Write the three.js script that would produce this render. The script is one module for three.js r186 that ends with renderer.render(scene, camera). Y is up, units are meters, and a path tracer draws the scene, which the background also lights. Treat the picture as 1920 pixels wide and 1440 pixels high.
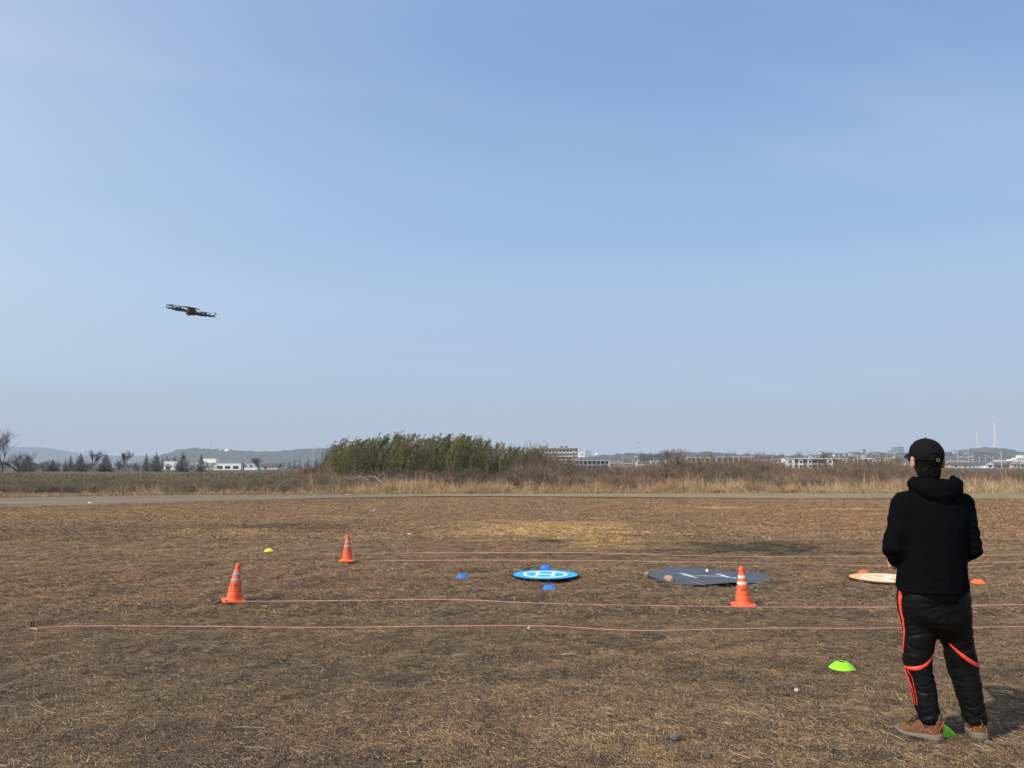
import * as THREE from 'three';
import { mergeGeometries } from 'three/addons/utils/BufferGeometryUtils.js';
import { ImprovedNoise } from 'three/addons/math/ImprovedNoise.js';

// ---------------------------------------------------------------- camera, sky, sun, exposure
const scene = new THREE.Scene();
const camera = new THREE.PerspectiveCamera(53.06, 4 / 3, 0.1, 12000);
camera.position.set(0, 1.6, 0);
camera.lookAt(0, 1.6 + Math.tan(6.10 * Math.PI / 180), -1);
camera.updateMatrixWorld();

const renderer = new THREE.WebGLRenderer({ antialias: true });
renderer.setSize(1024, 768);
renderer.toneMapping = THREE.LinearToneMapping;
renderer.toneMappingExposure = 1.0;
renderer.shadowMap.enabled = true;

const SUN = new THREE.Vector3(-0.83, 0.84, 0.56).normalize();   // high over the photographer's shoulder
const sun = new THREE.DirectionalLight(new THREE.Color().setRGB(1.0, 0.945, 0.86), 4.8);
sun.position.copy(SUN).multiplyScalar(60);
sun.castShadow = true;
sun.shadow.radius = 1;
sun.shadow.mapSize.set(2048, 2048);
Object.assign(sun.shadow.camera, { left: -40, right: 40, top: 40, bottom: -40, near: 1, far: 160 });
scene.add(sun);
sun.target.position.set(0, 0, -20); sun.position.add(sun.target.position);
scene.add(sun.target);

const PN = new ImprovedNoise();
const fbm = (x, y, z, n = 4) => { let s = 0, a = 0.5, f = 1; for (let i = 0; i < n; i++) { s += a * PN.noise(x * f, y * f, z * f); a *= 0.5; f *= 2.03; } return s; };
const clamp = (v, a = 0, b = 1) => Math.min(b, Math.max(a, v));
const smooth = (a, b, v) => { const t = clamp((v - a) / (b - a)); return t * t * (3 - 2 * t); };
const lerp = (a, b, t) => a + (b - a) * t;
const mix3 = (a, b, t) => [lerp(a[0], b[0], t), lerp(a[1], b[1], t), lerp(a[2], b[2], t)];
const interp = (pts, x) => { if (x <= pts[0][0]) return pts[0][1]; if (Array.isArray(pts[0][1])) { for (let i = 1; i < pts.length; i++) if (x <= pts[i][0]) return mix3(pts[i - 1][1], pts[i][1], smooth(0, 1, (x - pts[i - 1][0]) / (pts[i][0] - pts[i - 1][0])) * 0.5 + 0.5 * (x - pts[i - 1][0]) / (pts[i][0] - pts[i - 1][0])); return pts[pts.length - 1][1]; } for (let i = 1; i < pts.length; i++) if (x <= pts[i][0]) { const [x0, y0] = pts[i - 1], [x1, y1] = pts[i]; return lerp(y0, y1, (x - x0) / (x1 - x0)); } return pts[pts.length - 1][1]; };

// sky: clear spring air, paler towards the horizon and towards the sun, with thin veils of cirrus
{
  const AIR = [[0, [0.435, 0.500, 0.610]], [3, [0.440, 0.530, 0.665]], [7, [0.425, 0.560, 0.750]], [11.6, [0.405, 0.562, 0.785]], [17.5, [0.325, 0.485, 0.757]], [31, [0.205, 0.345, 0.655]], [60, [0.150, 0.285, 0.590]], [90, [0.135, 0.262, 0.560]]];
  const W = 2048, H = 1024, d = new Float32Array(W * H * 4);
  for (let j = 0; j < H; j++) {
    const el = ((j + 0.5) / H - 0.5) * Math.PI, sy = Math.sin(el), cy = Math.cos(el), eld = el * 180 / Math.PI;
    for (let i = 0; i < W; i++) {
      const az = ((i + 0.5) / W - 0.5) * 2 * Math.PI, x = cy * Math.cos(az), z = cy * Math.sin(az);
      const g = Math.acos(clamp(x * SUN.x + sy * SUN.y + z * SUN.z, -1, 1)) * 180 / Math.PI;
      const e = Math.max(0, eld);
      let c = [0, 1, 2].map(k => interp(AIR, e)[k]);
      const near = 0.37 * Math.exp(-(((Math.max(g, 45) - 45) / 32) ** 2)) * smooth(0, 9, e);
      c = [c[0] + near, c[1] + near * 0.96, c[2] + near * 0.52];
      const glow = Math.exp(-g / 9); c = [c[0] + glow * 1.2, c[1] + glow * 1.15, c[2] + glow];
      if (e > 0.2) {                                            // cirrus on a plane high above
        const k = 1 / (sy + 0.09), px = x * k, pz = z * k;
        const band = fbm(px * 0.33 + pz * 0.20 + 4.1, pz * 0.62 - px * 0.12, 1.7, 4);
        const wisp = fbm(px * 0.55 + 3, pz * 2.6 + px * 0.9, 7.3, 5);
        let v = smooth(-0.1, 0.5, 0.7 * band + 0.9 * wisp) * 0.22 * smooth(2, 8, e) - 0.03;
        const sx = (Math.atan2(x, -z) * 57.3 - 29.6) / 1.6, sv = (eld - 9.6 - 0.12 * sx) / 0.3; v = Math.max(v, 0) + 0.22 * Math.exp(-sx * sx - sv * sv) * clamp(0.6 + 2 * wisp);   // one small wisp
        c = mix3(c, [0.62, 0.70, 0.80], v);
      }
      const o = (j * W + i) * 4; d[o] = c[0]; d[o + 1] = c[1]; d[o + 2] = c[2]; d[o + 3] = 1;
    }
  }
  const sky = new THREE.DataTexture(d, W, H, THREE.RGBAFormat, THREE.FloatType);
  sky.mapping = THREE.EquirectangularReflectionMapping; sky.magFilter = sky.minFilter = THREE.LinearFilter;
  sky.colorSpace = THREE.LinearSRGBColorSpace; sky.needsUpdate = true;
  scene.background = sky; scene.environment = sky;
}
scene.fog = new THREE.FogExp2(new THREE.Color().setRGB(0.80, 0.88, 1.0), 0.00022);

// ---------------------------------------------------------------- helpers
let seed = 1;
const reseed = s => { seed = s >>> 0; };
const R = () => { seed = (seed + 0x6D2B79F5) >>> 0; let t = seed; t = Math.imul(t ^ (t >>> 15), t | 1); t ^= t + Math.imul(t ^ (t >>> 7), t | 61); return ((t ^ (t >>> 14)) >>> 0) / 4294967296; };
const rr = (a, b) => a + (b - a) * R();
const V = (x, y, z) => new THREE.Vector3(x, y, z);
const mat = (r, g, b, rough = 0.9, o = {}) => new THREE.MeshPhysicalMaterial({ color: new THREE.Color().setRGB(r, g, b), roughness: rough, side: THREE.DoubleSide, ...o });
const used = {};
function numbered(n) { const k = used[n] = (used[n] ?? -1) + 1; return k ? `${n}_${String(k).padStart(3, '0')}` : n; }
const sh = o => { o.traverse(c => { c.castShadow = c.receiveShadow = true; }); return o; };
function tag(o, label, category, group, kind) { Object.assign(o.userData, label && { label }, category && { category }, group && { group }, kind && { kind }); return o; }
function thing(name, label, category, pos = [0, 0, 0], turn = 0, group) {
  const o = new THREE.Group(); o.name = numbered(name); o.position.set(...pos); o.rotation.y = turn; scene.add(o);
  return tag(o, label, category, group);
}
function part(name, geo, m, parent) {
  const o = new THREE.Mesh(Array.isArray(geo) ? merge(geo) : geo, m); o.name = name; o.castShadow = o.receiveShadow = true; parent.add(o); return o;
}
function solo(name, geo, m, label, category, group) {
  const o = part(numbered(name), geo, m, scene); return tag(o, label, category, group);
}
function setting(name, geo, m) { const o = part(name, geo, m, scene); o.userData.kind = 'structure'; return o; }
function copyOf(o, name, pos, turn = 0, scale = 1, label, group) {
  const c = o.clone(); c.name = numbered(name); c.userData = { ...o.userData }; c.position.set(...pos); c.rotation.y = turn;
  typeof scale === 'number' ? c.scale.setScalar(scale) : c.scale.set(...scale);
  if (label) c.userData.label = label; if (group) c.userData.group = group; scene.add(c); return c;
}
function merge(list) {
  const anyC = list.some(g => g.attributes.color);
  const a = list.map(g => { g = g.index ? g.toNonIndexed() : g.clone(); for (const k of Object.keys(g.attributes)) if (!['position', 'normal'].includes(k) && !(k === 'color' && anyC)) g.deleteAttribute(k); return g; });
  return mergeGeometries(a);
}
const box = (w, h, d, x = 0, y = 0, z = 0, ry = 0) => { const g = new THREE.BoxGeometry(w, h, d); if (ry) g.rotateY(ry); return g.translate(x, y, z); };
const boxAt = (x0, x1, y0, y1, z0, z1) => box(x1 - x0, y1 - y0, z1 - z0, (x0 + x1) / 2, (y0 + y1) / 2, (z0 + z1) / 2);
function bar(a, b, r0, r1 = r0, n = 6) {
  const d = b.clone().sub(a), g = new THREE.CylinderGeometry(r1, r0, d.length(), n, 1);
  g.applyQuaternion(new THREE.Quaternion().setFromUnitVectors(V(0, 1, 0), d.clone().normalize()));
  return g.translate((a.x + b.x) / 2, (a.y + b.y) / 2, (a.z + b.z) / 2);
}
const tube = (pts, r, n = 32, k = 6, closed = false) => new THREE.TubeGeometry(new THREE.CatmullRomCurve3(pts, closed), n, r, k, closed);
// triangle soup with a colour per face group
class Soup {
  constructor() { this.p = []; this.c = []; }
  tri(a, b, c, col) { this.p.push(a.x, a.y, a.z, b.x, b.y, b.z, c.x, c.y, c.z); for (let i = 0; i < 3; i++) this.c.push(...col); }
  quad(a, b, c, d, col) { this.tri(a, b, c, col); this.tri(a, c, d, col); }
  strip(pts, w0, w1, side, col) {          // ribbon along pts, tapering
    for (let i = 0; i + 1 < pts.length; i++) {
      const n = pts.length - 1, wa = lerp(w0, w1, i / n) / 2, wb = lerp(w0, w1, (i + 1) / n) / 2;
      const a = pts[i], b = pts[i + 1];
      this.quad(V(a.x - side.x * wa, a.y - side.y * wa, a.z - side.z * wa), V(a.x + side.x * wa, a.y + side.y * wa, a.z + side.z * wa), V(b.x + side.x * wb, b.y + side.y * wb, b.z + side.z * wb), V(b.x - side.x * wb, b.y - side.y * wb, b.z - side.z * wb), col);
    }
  }
  stem(a, b, r0, r1, col) {                // three-sided twig
    const d = b.clone().sub(a).normalize(), u = Math.abs(d.y) < 0.9 ? V(0, 1, 0) : V(1, 0, 0), s = u.cross(d).normalize(), t = d.clone().cross(s);
    const ring = (o, r) => [0, 1, 2].map(k => { const q = k * 2.0944; return o.clone().addScaledVector(s, r * Math.cos(q)).addScaledVector(t, r * Math.sin(q)); });
    const A = ring(a, r0), B = ring(b, r1);
    for (let k = 0; k < 3; k++) { const l = (k + 1) % 3; this.quad(A[k], A[l], B[l], B[k], col); }
  }
  geo() {
    const g = new THREE.BufferGeometry();
    g.setAttribute('position', new THREE.Float32BufferAttribute(this.p, 3)); g.setAttribute('color', new THREE.Float32BufferAttribute(this.c, 3));
    g.computeVertexNormals(); return g;
  }
}
function scatter(name, geo, m, spots, parent = scene) {      // spots: [x, y, z, turn, scale or [sx,sy,sz], [r,g,b], tilt]
  const im = new THREE.InstancedMesh(geo, m, spots.length), M = new THREE.Matrix4(), q = new THREE.Quaternion(), e = new THREE.Euler(), c = new THREE.Color();
  spots.forEach(([x, y, z, t, s, col, tilt = 0], i) => {
    e.set(tilt * Math.cos(t * 7), t, tilt * Math.sin(t * 7), 'YXZ'); q.setFromEuler(e);
    M.compose(V(x, y, z), q, typeof s === 'number' ? V(s, s, s) : V(...s)); im.setMatrixAt(i, M);
    if (col) im.setColorAt(i, c.setRGB(...col));
  });
  im.name = name; im.castShadow = im.receiveShadow = true; im.frustumCulled = false; parent.add(im); return im;
}
// ---------------------------------------------------------------- ground
const PATCH = [   // x, z, half width, half depth, colour, strength: patches of different grass seen on the field
  [1.05, -19.8, 2.5, 2.7, [0.235, 0.182, 0.098], 0.85], [2.3, -16.0, 1.3, 1.1, [0.225, 0.172, 0.092], 0.8], [-0.4, -19.2, 1.7, 1.1, [0.21, 0.165, 0.09], 0.55],
  [4.6, -15.2, 1.9, 1.4, [0.036, 0.032, 0.024], 0.9], [1.0, -16.6, 0.6, 0.4, [0.040, 0.036, 0.030], 0.85], [-6.0, -20.7, 2.1, 1.0, [0.052, 0.046, 0.037], 0.75],
  [-7.0, -18.8, 1.3, 0.9, [0.215, 0.160, 0.085], 0.7], [8.1, -29.7, 1.1, 0.7, [0.30, 0.23, 0.13], 0.8], [12.5, -28.8, 1.6, 0.6, [0.27, 0.21, 0.12], 0.6],
  [-11.5, -19, 5.0, 2.6, [0.082, 0.066, 0.050], 0.55], [2.0, -9.2, 4.5, 1.8, [0.088, 0.071, 0.053], 0.5], [-2.5, -6.2, 2.6, 1.6, [0.092, 0.073, 0.054], 0.45],
  [1.2, -4.9, 1.9, 0.9, [0.165, 0.125, 0.084], 0.6], [-0.6, -5.2, 1.0, 0.8, [0.125, 0.086, 0.062], 0.45], [-9, -15.5, 3.5, 1.6, [0.150, 0.114, 0.078], 0.5],
  [3.0, -17.7, 1.3, 0.6, [0.10, 0.08, 0.064], 0.6], [9.5, -22, 5, 3, [0.150, 0.096, 0.066], 0.5], [-12, -26, 7, 2.2, [0.155, 0.098, 0.066], 0.5], [-3.4, -10.6, 1.6, 1.0, [0.125, 0.082, 0.06], 0.5],
];
function fieldColor(x, z) {
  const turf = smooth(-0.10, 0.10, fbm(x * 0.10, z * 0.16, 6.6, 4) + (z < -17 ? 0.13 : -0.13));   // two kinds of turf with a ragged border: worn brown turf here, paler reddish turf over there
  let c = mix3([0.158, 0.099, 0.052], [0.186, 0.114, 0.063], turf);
  c = mix3(c, [0.122, 0.080, 0.045], clamp(0.5 + 1.6 * fbm(x * 0.35, z * 0.35, 2.2, 3)) * 0.42);
  c = mix3(c, [0.190, 0.094, 0.050], clamp(2.2 * fbm(x * 0.22 + 9, z * 0.30, 5.1, 3)) * 0.4);
  c = mix3(c, [0.232, 0.156, 0.076], clamp(2.2 * fbm(x * 0.5 - 5, z * 0.8, 8.4, 3) - 0.15) * 0.45);
  for (const [px, pz, a, b, col, s] of PATCH) {
    const w = fbm(x * 1.1 + px, z * 0.9, pz, 4) * 1.1 + fbm(x * 3.4 + px, z * 2.6, pz, 4) * 1.5, q = Math.hypot((x - px) / a, (z - pz) / b) + w;
    if (q < 1.3) c = mix3(c, [col[0] * 1.30, col[1] * 1.08, col[2] * 0.82], (1 - smooth(0.62, 1.12, q)) * s);
  }
  return [c[0] * 0.93, c[1] * 0.945, c[2] * 0.985];
}
// gravel track behind the field: near and far edge as a function of x
const trackNear = x => -interp([[-60, 20], [-24, 29.2], [-19.8, 30.1], [-16.8, 32.2], [-13.5, 35.0], [-8.8, 38.0], [-4, 40.1], [1.1, 39.9], [11.4, 37.9], [24, 37.3], [60, 35]], x) - 0.25 * fbm(x * 0.7, 3.3, 0, 3);
const trackFar = x => -interp([[-60, 34], [-25, 37.9], [-21, 40.4], [-16, 41.9], [-10, 42.7], [-1.8, 43.4], [13.4, 44.2], [28.6, 44.2], [60, 43]], x) - 0.3 * fbm(x * 0.5, 7.3, 0, 3);
const groundY = (x, z) => {
  const d = -z, far = smooth(30, 44, d);
  return (0.028 * fbm(x * 0.55, z * 0.55, 3.3, 2) + 0.048 * fbm(x * 2.1, z * 2.1, 1.1, 3) + 0.030 * fbm(x * 7, z * 7, 6.1, 2)) * (1 - far);
};
const thatch = (() => {           // straw litter: short strokes on dark soil, tiling
  const N = 1024, make = () => { const c = document.createElement('canvas'); c.width = c.height = N; return c; };
  const A = make(), B = make(), a = A.getContext('2d'), b = B.getContext('2d');
  a.fillStyle = 'rgb(92,78,62)'; a.fillRect(0, 0, N, N); b.fillStyle = 'rgb(40,40,40)'; b.fillRect(0, 0, N, N);
  reseed(11);
  for (let i = 0; i < 30000; i++) {
    const x = R() * N, y = R() * N, t = R() * Math.PI * 2, l = rr(6, 26), q = R(), bend = rr(-0.5, 0.5);
    const v = q < 0.45 ? rr(0.25, 0.5) : q < 0.9 ? rr(0.5, 0.8) : rr(0.8, 1.0), w = rr(0.7, 1.7);
    const col = `rgb(${v * 246 | 0},${v * (222 + rr(-8, 8)) | 0},${v * (186 + rr(-14, 14)) | 0})`, hg = 60 + i / 30000 * 150 | 0;
    for (const ox of [0, x < 40 ? N : x > N - 40 ? -N : 0]) for (const oy of [0, y < 40 ? N : y > N - 40 ? -N : 0]) {
      for (const [ctx, s] of [[a, col], [b, `rgb(${hg},${hg},${hg})`]]) {
        ctx.strokeStyle = s; ctx.lineWidth = w; ctx.beginPath(); ctx.moveTo(x + ox, y + oy);
        ctx.quadraticCurveTo(x + ox + Math.cos(t) * l / 2, y + oy + Math.sin(t) * l / 2, x + ox + Math.cos(t + bend) * l, y + oy + Math.sin(t + bend) * l); ctx.stroke();
      }
      if (!oy && !ox && oy === 0) { if (y >= 40 && y <= N - 40) break; }
    }
  }
  const T = (c, s) => { const t = new THREE.CanvasTexture(c); t.wrapS = t.wrapT = THREE.RepeatWrapping; if (s) t.colorSpace = THREE.SRGBColorSpace; t.magFilter = THREE.LinearFilter; return t; };
  return { map: T(A, 1), bump: T(B, 0) };
})();
const THATCH_MEAN = [0.35, 0.28, 0.19];
function sheet(xs, zs, y, colorAt, uvm) {
  const nx = xs.length, nz = zs.length, p = new Float32Array(nx * nz * 3), c = new Float32Array(nx * nz * 3), uv = new Float32Array(nx * nz * 2), idx = [];
  for (let j = 0; j < nz; j++) for (let i = 0; i < nx; i++) {
    const k = j * nx + i, x = xs[i], z = typeof zs[j] === 'function' ? zs[j](x) : zs[j];
    p.set([x, y(x, z), z], k * 3); c.set(colorAt(x, z), k * 3); uv.set([x / uvm, z / uvm], k * 2);
    if (i + 1 < nx && j + 1 < nz) idx.push(k, k + 1, k + nx, k + 1, k + nx + 1, k + nx);
  }
  const g = new THREE.BufferGeometry();
  g.setAttribute('position', new THREE.BufferAttribute(p, 3)); g.setAttribute('color', new THREE.BufferAttribute(c, 3)); g.setAttribute('uv', new THREE.BufferAttribute(uv, 2));
  g.setIndex(idx); g.computeVertexNormals(); return g;
}
{
  const lines = (segs) => { const out = [segs[0][0]]; for (const [a, b, st] of segs) for (let v = a + st; v < b - st * 0.4 || v === a + st; v += st) out.push(v), 0; out.push(segs[segs.length - 1][1]); return [...new Set(out)].sort((m, n) => m - n); };
  const grow = (from, to, k) => { const o = []; let s = 0.5; for (let v = from; v < to; v += s) { o.push(v); s *= k; } o.push(to); return o; };
  const xs = [...grow(26, 5000, 1.25).slice(1).map(v => -v).reverse(), ...lines([[-26, -8, 0.3], [-8, 8, 0.07], [8, 26, 0.3]]), ...grow(26, 5000, 1.25).slice(1)];
  const zs = [...grow(50, 7000, 1.22).map(v => -v).reverse(), ...lines([[-49.6, -24, 0.35], [-24, -12, 0.12], [-12, -2.5, 0.06], [-2.5, 6, 0.5]]), 12, 30, 80];
  const far = (x, z) => mix3([0.155, 0.120, 0.075], [0.12, 0.12, 0.06], clamp(0.5 + fbm(x * 0.004, z * 0.004, 2, 3)));
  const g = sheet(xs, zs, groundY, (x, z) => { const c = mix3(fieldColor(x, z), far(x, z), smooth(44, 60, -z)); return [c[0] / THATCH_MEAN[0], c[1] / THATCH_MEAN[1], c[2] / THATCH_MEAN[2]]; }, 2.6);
  setting('ground', g, new THREE.MeshStandardMaterial({ vertexColors: true, map: thatch.map, bumpMap: thatch.bump, bumpScale: 0.022, roughness: 1 }));
}
{ // gravel track
  const N = 512, c = document.createElement('canvas'); c.width = c.height = N; const x2 = c.getContext('2d'); reseed(5);
  x2.fillStyle = 'rgb(150,140,124)'; x2.fillRect(0, 0, N, N);
  for (let i = 0; i < 9000; i++) { const v = rr(90, 205) | 0; x2.fillStyle = `rgb(${v},${v * 0.95 | 0},${v * 0.85 | 0})`; const s = rr(1, 4); x2.fillRect(R() * N, R() * N, s, s); }
  const t = new THREE.CanvasTexture(c); t.wrapS = t.wrapT = THREE.RepeatWrapping; t.colorSpace = THREE.SRGBColorSpace; t.magFilter = THREE.LinearFilter;
  const xs = []; for (let x = -58; x <= 58; x += 0.35) xs.push(x);
  const rows = [0, 0.08, 0.18, 0.3, 0.42, 0.55, 0.68, 0.8, 0.9, 1].map(f => x => lerp(trackNear(x), trackFar(x), f));
  const g = sheet(xs, rows.slice().reverse(), (x, z) => 0.012 + 0.05 * Math.min(1, Math.max(0, -z - 33) / 6), (x, z) => {
    const f = (z - trackNear(x)) / (trackFar(x) - trackNear(x)), leftw = smooth(-2, -10, x);
    let k = mix3([0.86, 0.69, 0.47], [0.57, 0.49, 0.375], leftw);
    const grass = clamp(0.5 + 2 * fbm(x * 0.4, f * 5, 3, 3));
    k = mix3(k, [0.40, 0.29, 0.19], grass * 0.5);
    if (Math.abs(f - 0.45) < 0.08) k = mix3(k, [0.8, 0.72, 0.6], 0.4);
    return k;
  }, 1.7);
  setting('gravel_track', g, new THREE.MeshStandardMaterial({ vertexColors: true, map: t, bumpMap: t, bumpScale: 0.01, roughness: 1 }));
}
// ---- dead grass: lying blades in tufts, too many to count
// bare where pads, cones and shoes press the grass flat: x, z, radius
const CLEAR = [[0.481, -11.34, 0.52], [5.26, -11.02, 0.55], [2.78, -11.28, 0.9], [2.673, -9.11, 0.2], [-3.27, -9.25, 0.2], [-2.755, -13.1, 0.2], [-0.71, -11.2, 0.15], [0.531, -12.3, 0.16], [0.494, -10.32, 0.15], [-4.58, -14.7, 0.17], [5.27, -11.7, 0.15], [6.42, -10.78, 0.15], [2.604, -6.24, 0.13], [2.545, -4.78, 0.12], [2.42, -4.72, 0.12], [2.37, -4.8, 0.1], [2.73, -4.70, 0.1], [2.76, -4.8, 0.1], [1.97, -5.62, 0.06], [0.95, -4.71, 0.07]];
const grassMat = new THREE.MeshStandardMaterial({ vertexColors: true, roughness: 0.85, side: THREE.DoubleSide });
function tuft(n, rad, l0, l1, w0, w1, pitch, s0) {
  const s = new Soup(); reseed(s0);
  for (let i = 0; i < n; i++) {
    const a = R() * 6.283, q = Math.sqrt(R()) * rad, t = R() * 6.283, l = rr(l0, l1), p = R() < 0.018 ? rr(0.3, 0.9) : rr(pitch[0], pitch[1]), k = rr(-0.9, 0.4), tw = rr(-0.7, 0.7);
    let o = V(Math.cos(a) * q, rr(-0.004, 0.012), Math.sin(a) * q); const pts = [o]; let pp = p, tt = t;
    for (let m = 0; m < 3; m++) { o = o.clone().add(V(Math.cos(tt) * Math.cos(pp), Math.sin(pp), Math.sin(tt) * Math.cos(pp)).multiplyScalar(l / 3)); if (o.y < 0.003) o.y = 0.003 + R() * 0.006; pts.push(o); pp += k * 0.35; tt += tw * 0.4; }
    const v = R() < 0.14 ? rr(1.8, 2.9) : rr(0.3, 1.45), h = rr(-0.08, 0.08), w = rr(w0, w1);
    s.strip(pts, w, w * 0.35, V(-Math.sin(t), 0.35, Math.cos(t)).normalize(), [v * (1 + h), v, v * (1 - h * 1.5)]);
  }
  return s.geo();
}
{
  const zones = [ // near, far, per square metre, scale, geometries
    [3.2, 8.5, 560, [0.7, 1.15], [0, 1, 2].map(i => tuft(40, 0.095, 0.018, 0.065, 0.0013, 0.0027, [0.0, 0.26], 21 + i))],
    [8.5, 17, 210, [0.9, 1.4], [0, 1].map(i => tuft(52, 0.13, 0.025, 0.07, 0.0020, 0.0038, [0.0, 0.22], 31 + i))],
    [17, 41, 95, [1.0, 1.5], [0, 1].map(i => tuft(64, 0.20, 0.03, 0.075, 0.0035, 0.006, [0.0, 0.2], 41 + i))],
  ];
  let zi = 0; const under = thing('dead_grass', 'short brown dead grass covering the whole field', 'grass'); under.userData.kind = 'stuff';
  for (const [d0, d1, dens, sc, geos] of zones) {
    reseed(100 + zi++); const per = geos.map(() => []);
    const area = 0.76 * (d1 * d1 - d0 * d0) + 3.2 * (d1 - d0), n = area * dens | 0;
    for (let i = 0; i < n; i++) {
      const d = Math.sqrt(lerp(d0 * d0, d1 * d1, R())), x = rr(-1, 1) * (0.76 * d + 1.6), z = -d;
      if (z < trackNear(x) - 1.5 * R() ** 3) continue;
      if (CLEAR.some(([cx, cz, cr]) => (x - cx) ** 2 + (z - cz) ** 2 < cr * cr)) continue;
      const thin = fbm(x * 0.9, z * 0.9, 12, 3); if (R() < 0.12 - 0.8 * thin) continue;
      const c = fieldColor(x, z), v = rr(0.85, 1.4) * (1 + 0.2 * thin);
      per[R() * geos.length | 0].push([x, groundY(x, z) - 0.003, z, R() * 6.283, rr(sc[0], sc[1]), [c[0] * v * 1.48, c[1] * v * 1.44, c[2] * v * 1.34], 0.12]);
    }
    geos.forEach((g, k) => { const o = scatter('grass_tuft', g, grassMat, per[k], under); o.userData.kind = 'stuff'; });
  }
  // loose pale straws on top
  const straw = [0, 1, 2, 3].map(i => { const s = new Soup(); reseed(61 + i); let o = V(0, 0.012, 0), t = 0, p = 0.1; const pts = [o]; for (let m = 0; m < 6; m++) { o = o.clone().add(V(Math.cos(t) * Math.cos(p), Math.sin(p), Math.sin(t) * Math.cos(p)).multiplyScalar(0.028)); o.y = Math.max(0.006, o.y); pts.push(o); t += rr(-0.35, 0.55); p += rr(-0.2, 0.16); } s.strip(pts, 0.0028, 0.0012, V(0, 0.5, 1).normalize(), [1, 1, 1]); s.strip(pts, 0.0028, 0.0012, V(0, 1, 0), [1, 1, 1]); return s.geo(); });
  reseed(71); const per = straw.map(() => []);
  for (let i = 0; i < 7000; i++) {
    const d = Math.sqrt(lerp(9, 20 * 20, R() ** 1.35)), x = rr(-1, 1) * (0.76 * d + 1.2), z = -d, k = R() ** 2, v = lerp(0.8, 1.5, R());
    if (CLEAR.some(([cx, cz, cr]) => (x - cx) ** 2 + (z - cz) ** 2 < cr * cr)) continue;
    per[R() * 4 | 0].push([x, groundY(x, z) + 0.018, z, R() * 6.283, lerp(0.22, 1.1, k) * (d > 9 ? 1.25 : 1), [0.36 * v, 0.285 * v, 0.185 * v], 0.25]);
  }
  straw.forEach((g, k) => { const o = scatter('straw', g, grassMat, per[k], under); o.userData.kind = 'stuff'; });
}
// ---------------------------------------------------------------- rough growth behind the track
const plantMat = new THREE.MeshPhysicalMaterial({ vertexColors: true, roughness: 0.95, side: THREE.DoubleSide });
const leafMat = new THREE.MeshPhysicalMaterial({ vertexColors: true, roughness: 0.6, side: THREE.DoubleSide, transmission: 0.3, thickness: 0 });
function reed(n, h0, h1, rad, s0, droop = 0.6) {            // dry upright grass, one clump
  const s = new Soup(); reseed(s0);
  for (let i = 0; i < n; i++) {
    const a = R() * 6.283, q = Math.sqrt(R()) * rad, t = R() * 6.283, h = rr(h0, h1), lean = rr(0.05, droop); let o = V(Math.cos(a) * q, -0.03, Math.sin(a) * q); const pts = [o]; let p = 1.5 - lean * 0.4;
    for (let m = 0; m < 4; m++) { o = o.clone().add(V(Math.cos(t) * Math.cos(p), Math.sin(p), Math.sin(t) * Math.cos(p)).multiplyScalar(h / 4)); pts.push(o); p -= lean * 0.45; }
    const v = rr(0.6, 1.5), w = rr(0.007, 0.018);
    s.strip(pts, w, w * 0.4, V(-Math.sin(t + 0.6), 0, Math.cos(t + 0.6)), [v, v * rr(0.94, 1.02), v * rr(0.85, 1.05)]);
  }
  return s.geo();
}
function twiggy(h, spread, stems, s0, fine = 3) {            // leafless shrub: stems that fork to thin twigs
  const s = new Soup(); reseed(s0);
  const grow = (o, d, l, r, k) => {
    const e = o.clone().addScaledVector(d, l), v = rr(0.7, 1.3); s.stem(o, e, r, r * 0.6, [v, v * 0.98, v * 0.97]);
    if (k > 0) { const n = k > 1 ? 3 : 4; for (let i = 0; i < n; i++) grow(o.clone().addScaledVector(d, l * rr(0.45, 1)), d.clone().add(V(rr(-1, 1), rr(-0.25, 0.7), rr(-1, 1)).multiplyScalar(0.62)).normalize(), l * rr(0.5, 0.8), r * 0.55, k - 1); }
  };
  for (let i = 0; i < stems; i++) grow(V(rr(-1, 1) * spread * 0.3, -0.05, rr(-1, 1) * spread * 0.3), V(rr(-1, 1) * 0.5 * spread, 1, rr(-1, 1) * 0.5 * spread).normalize(), h * rr(0.36, 0.5), 0.014 * h, fine);
  return s.geo();
}
function leafy(n, rx, ry, rz, l, s0, hang = 0.4) {           // evergreen clump: small leaves on a rough dome
  const s = new Soup(); reseed(s0);
  const lumps = []; for (let i = 0; i < 9; i++) { const a = R() * 6.283, q = rr(0.2, 0.8); lumps.push([Math.cos(a) * q * rx, rr(0.25, 0.85) * ry, Math.sin(a) * q * rz, rr(0.3, 0.5)]); }
  for (let i = 0; i < n; i++) {
    const [cx, cy, cz, q] = lumps[R() * 9 | 0], d = V(rr(-1, 1), rr(-0.9, 1), rr(-1, 1)).normalize().multiplyScalar(Math.cbrt(rr(0.25, 1)));
    const o = V(cx + d.x * rx * q, Math.max(0.02, cy + d.y * ry * q), cz + d.z * rz * q), t = R() * 6.283, p = rr(-hang, 0.8), k = l * rr(0.6, 1.4), f = V(Math.cos(t) * Math.cos(p), Math.sin(p), Math.sin(t) * Math.cos(p)), sd = V(-Math.sin(t), rr(-0.5, 0.5), Math.cos(t)).normalize(), v = rr(0.55, 1.5);
    const m = o.clone().addScaledVector(f, k * 0.5), e = o.clone().addScaledVector(f, k), c = [v * rr(0.9, 1.25), v, v * rr(0.6, 1)];
    s.tri(o, m.clone().addScaledVector(sd, k * 0.22), e, c); s.tri(o, e, m.clone().addScaledVector(sd, -k * 0.22), c);
  }
  return s.geo();
}
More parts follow.
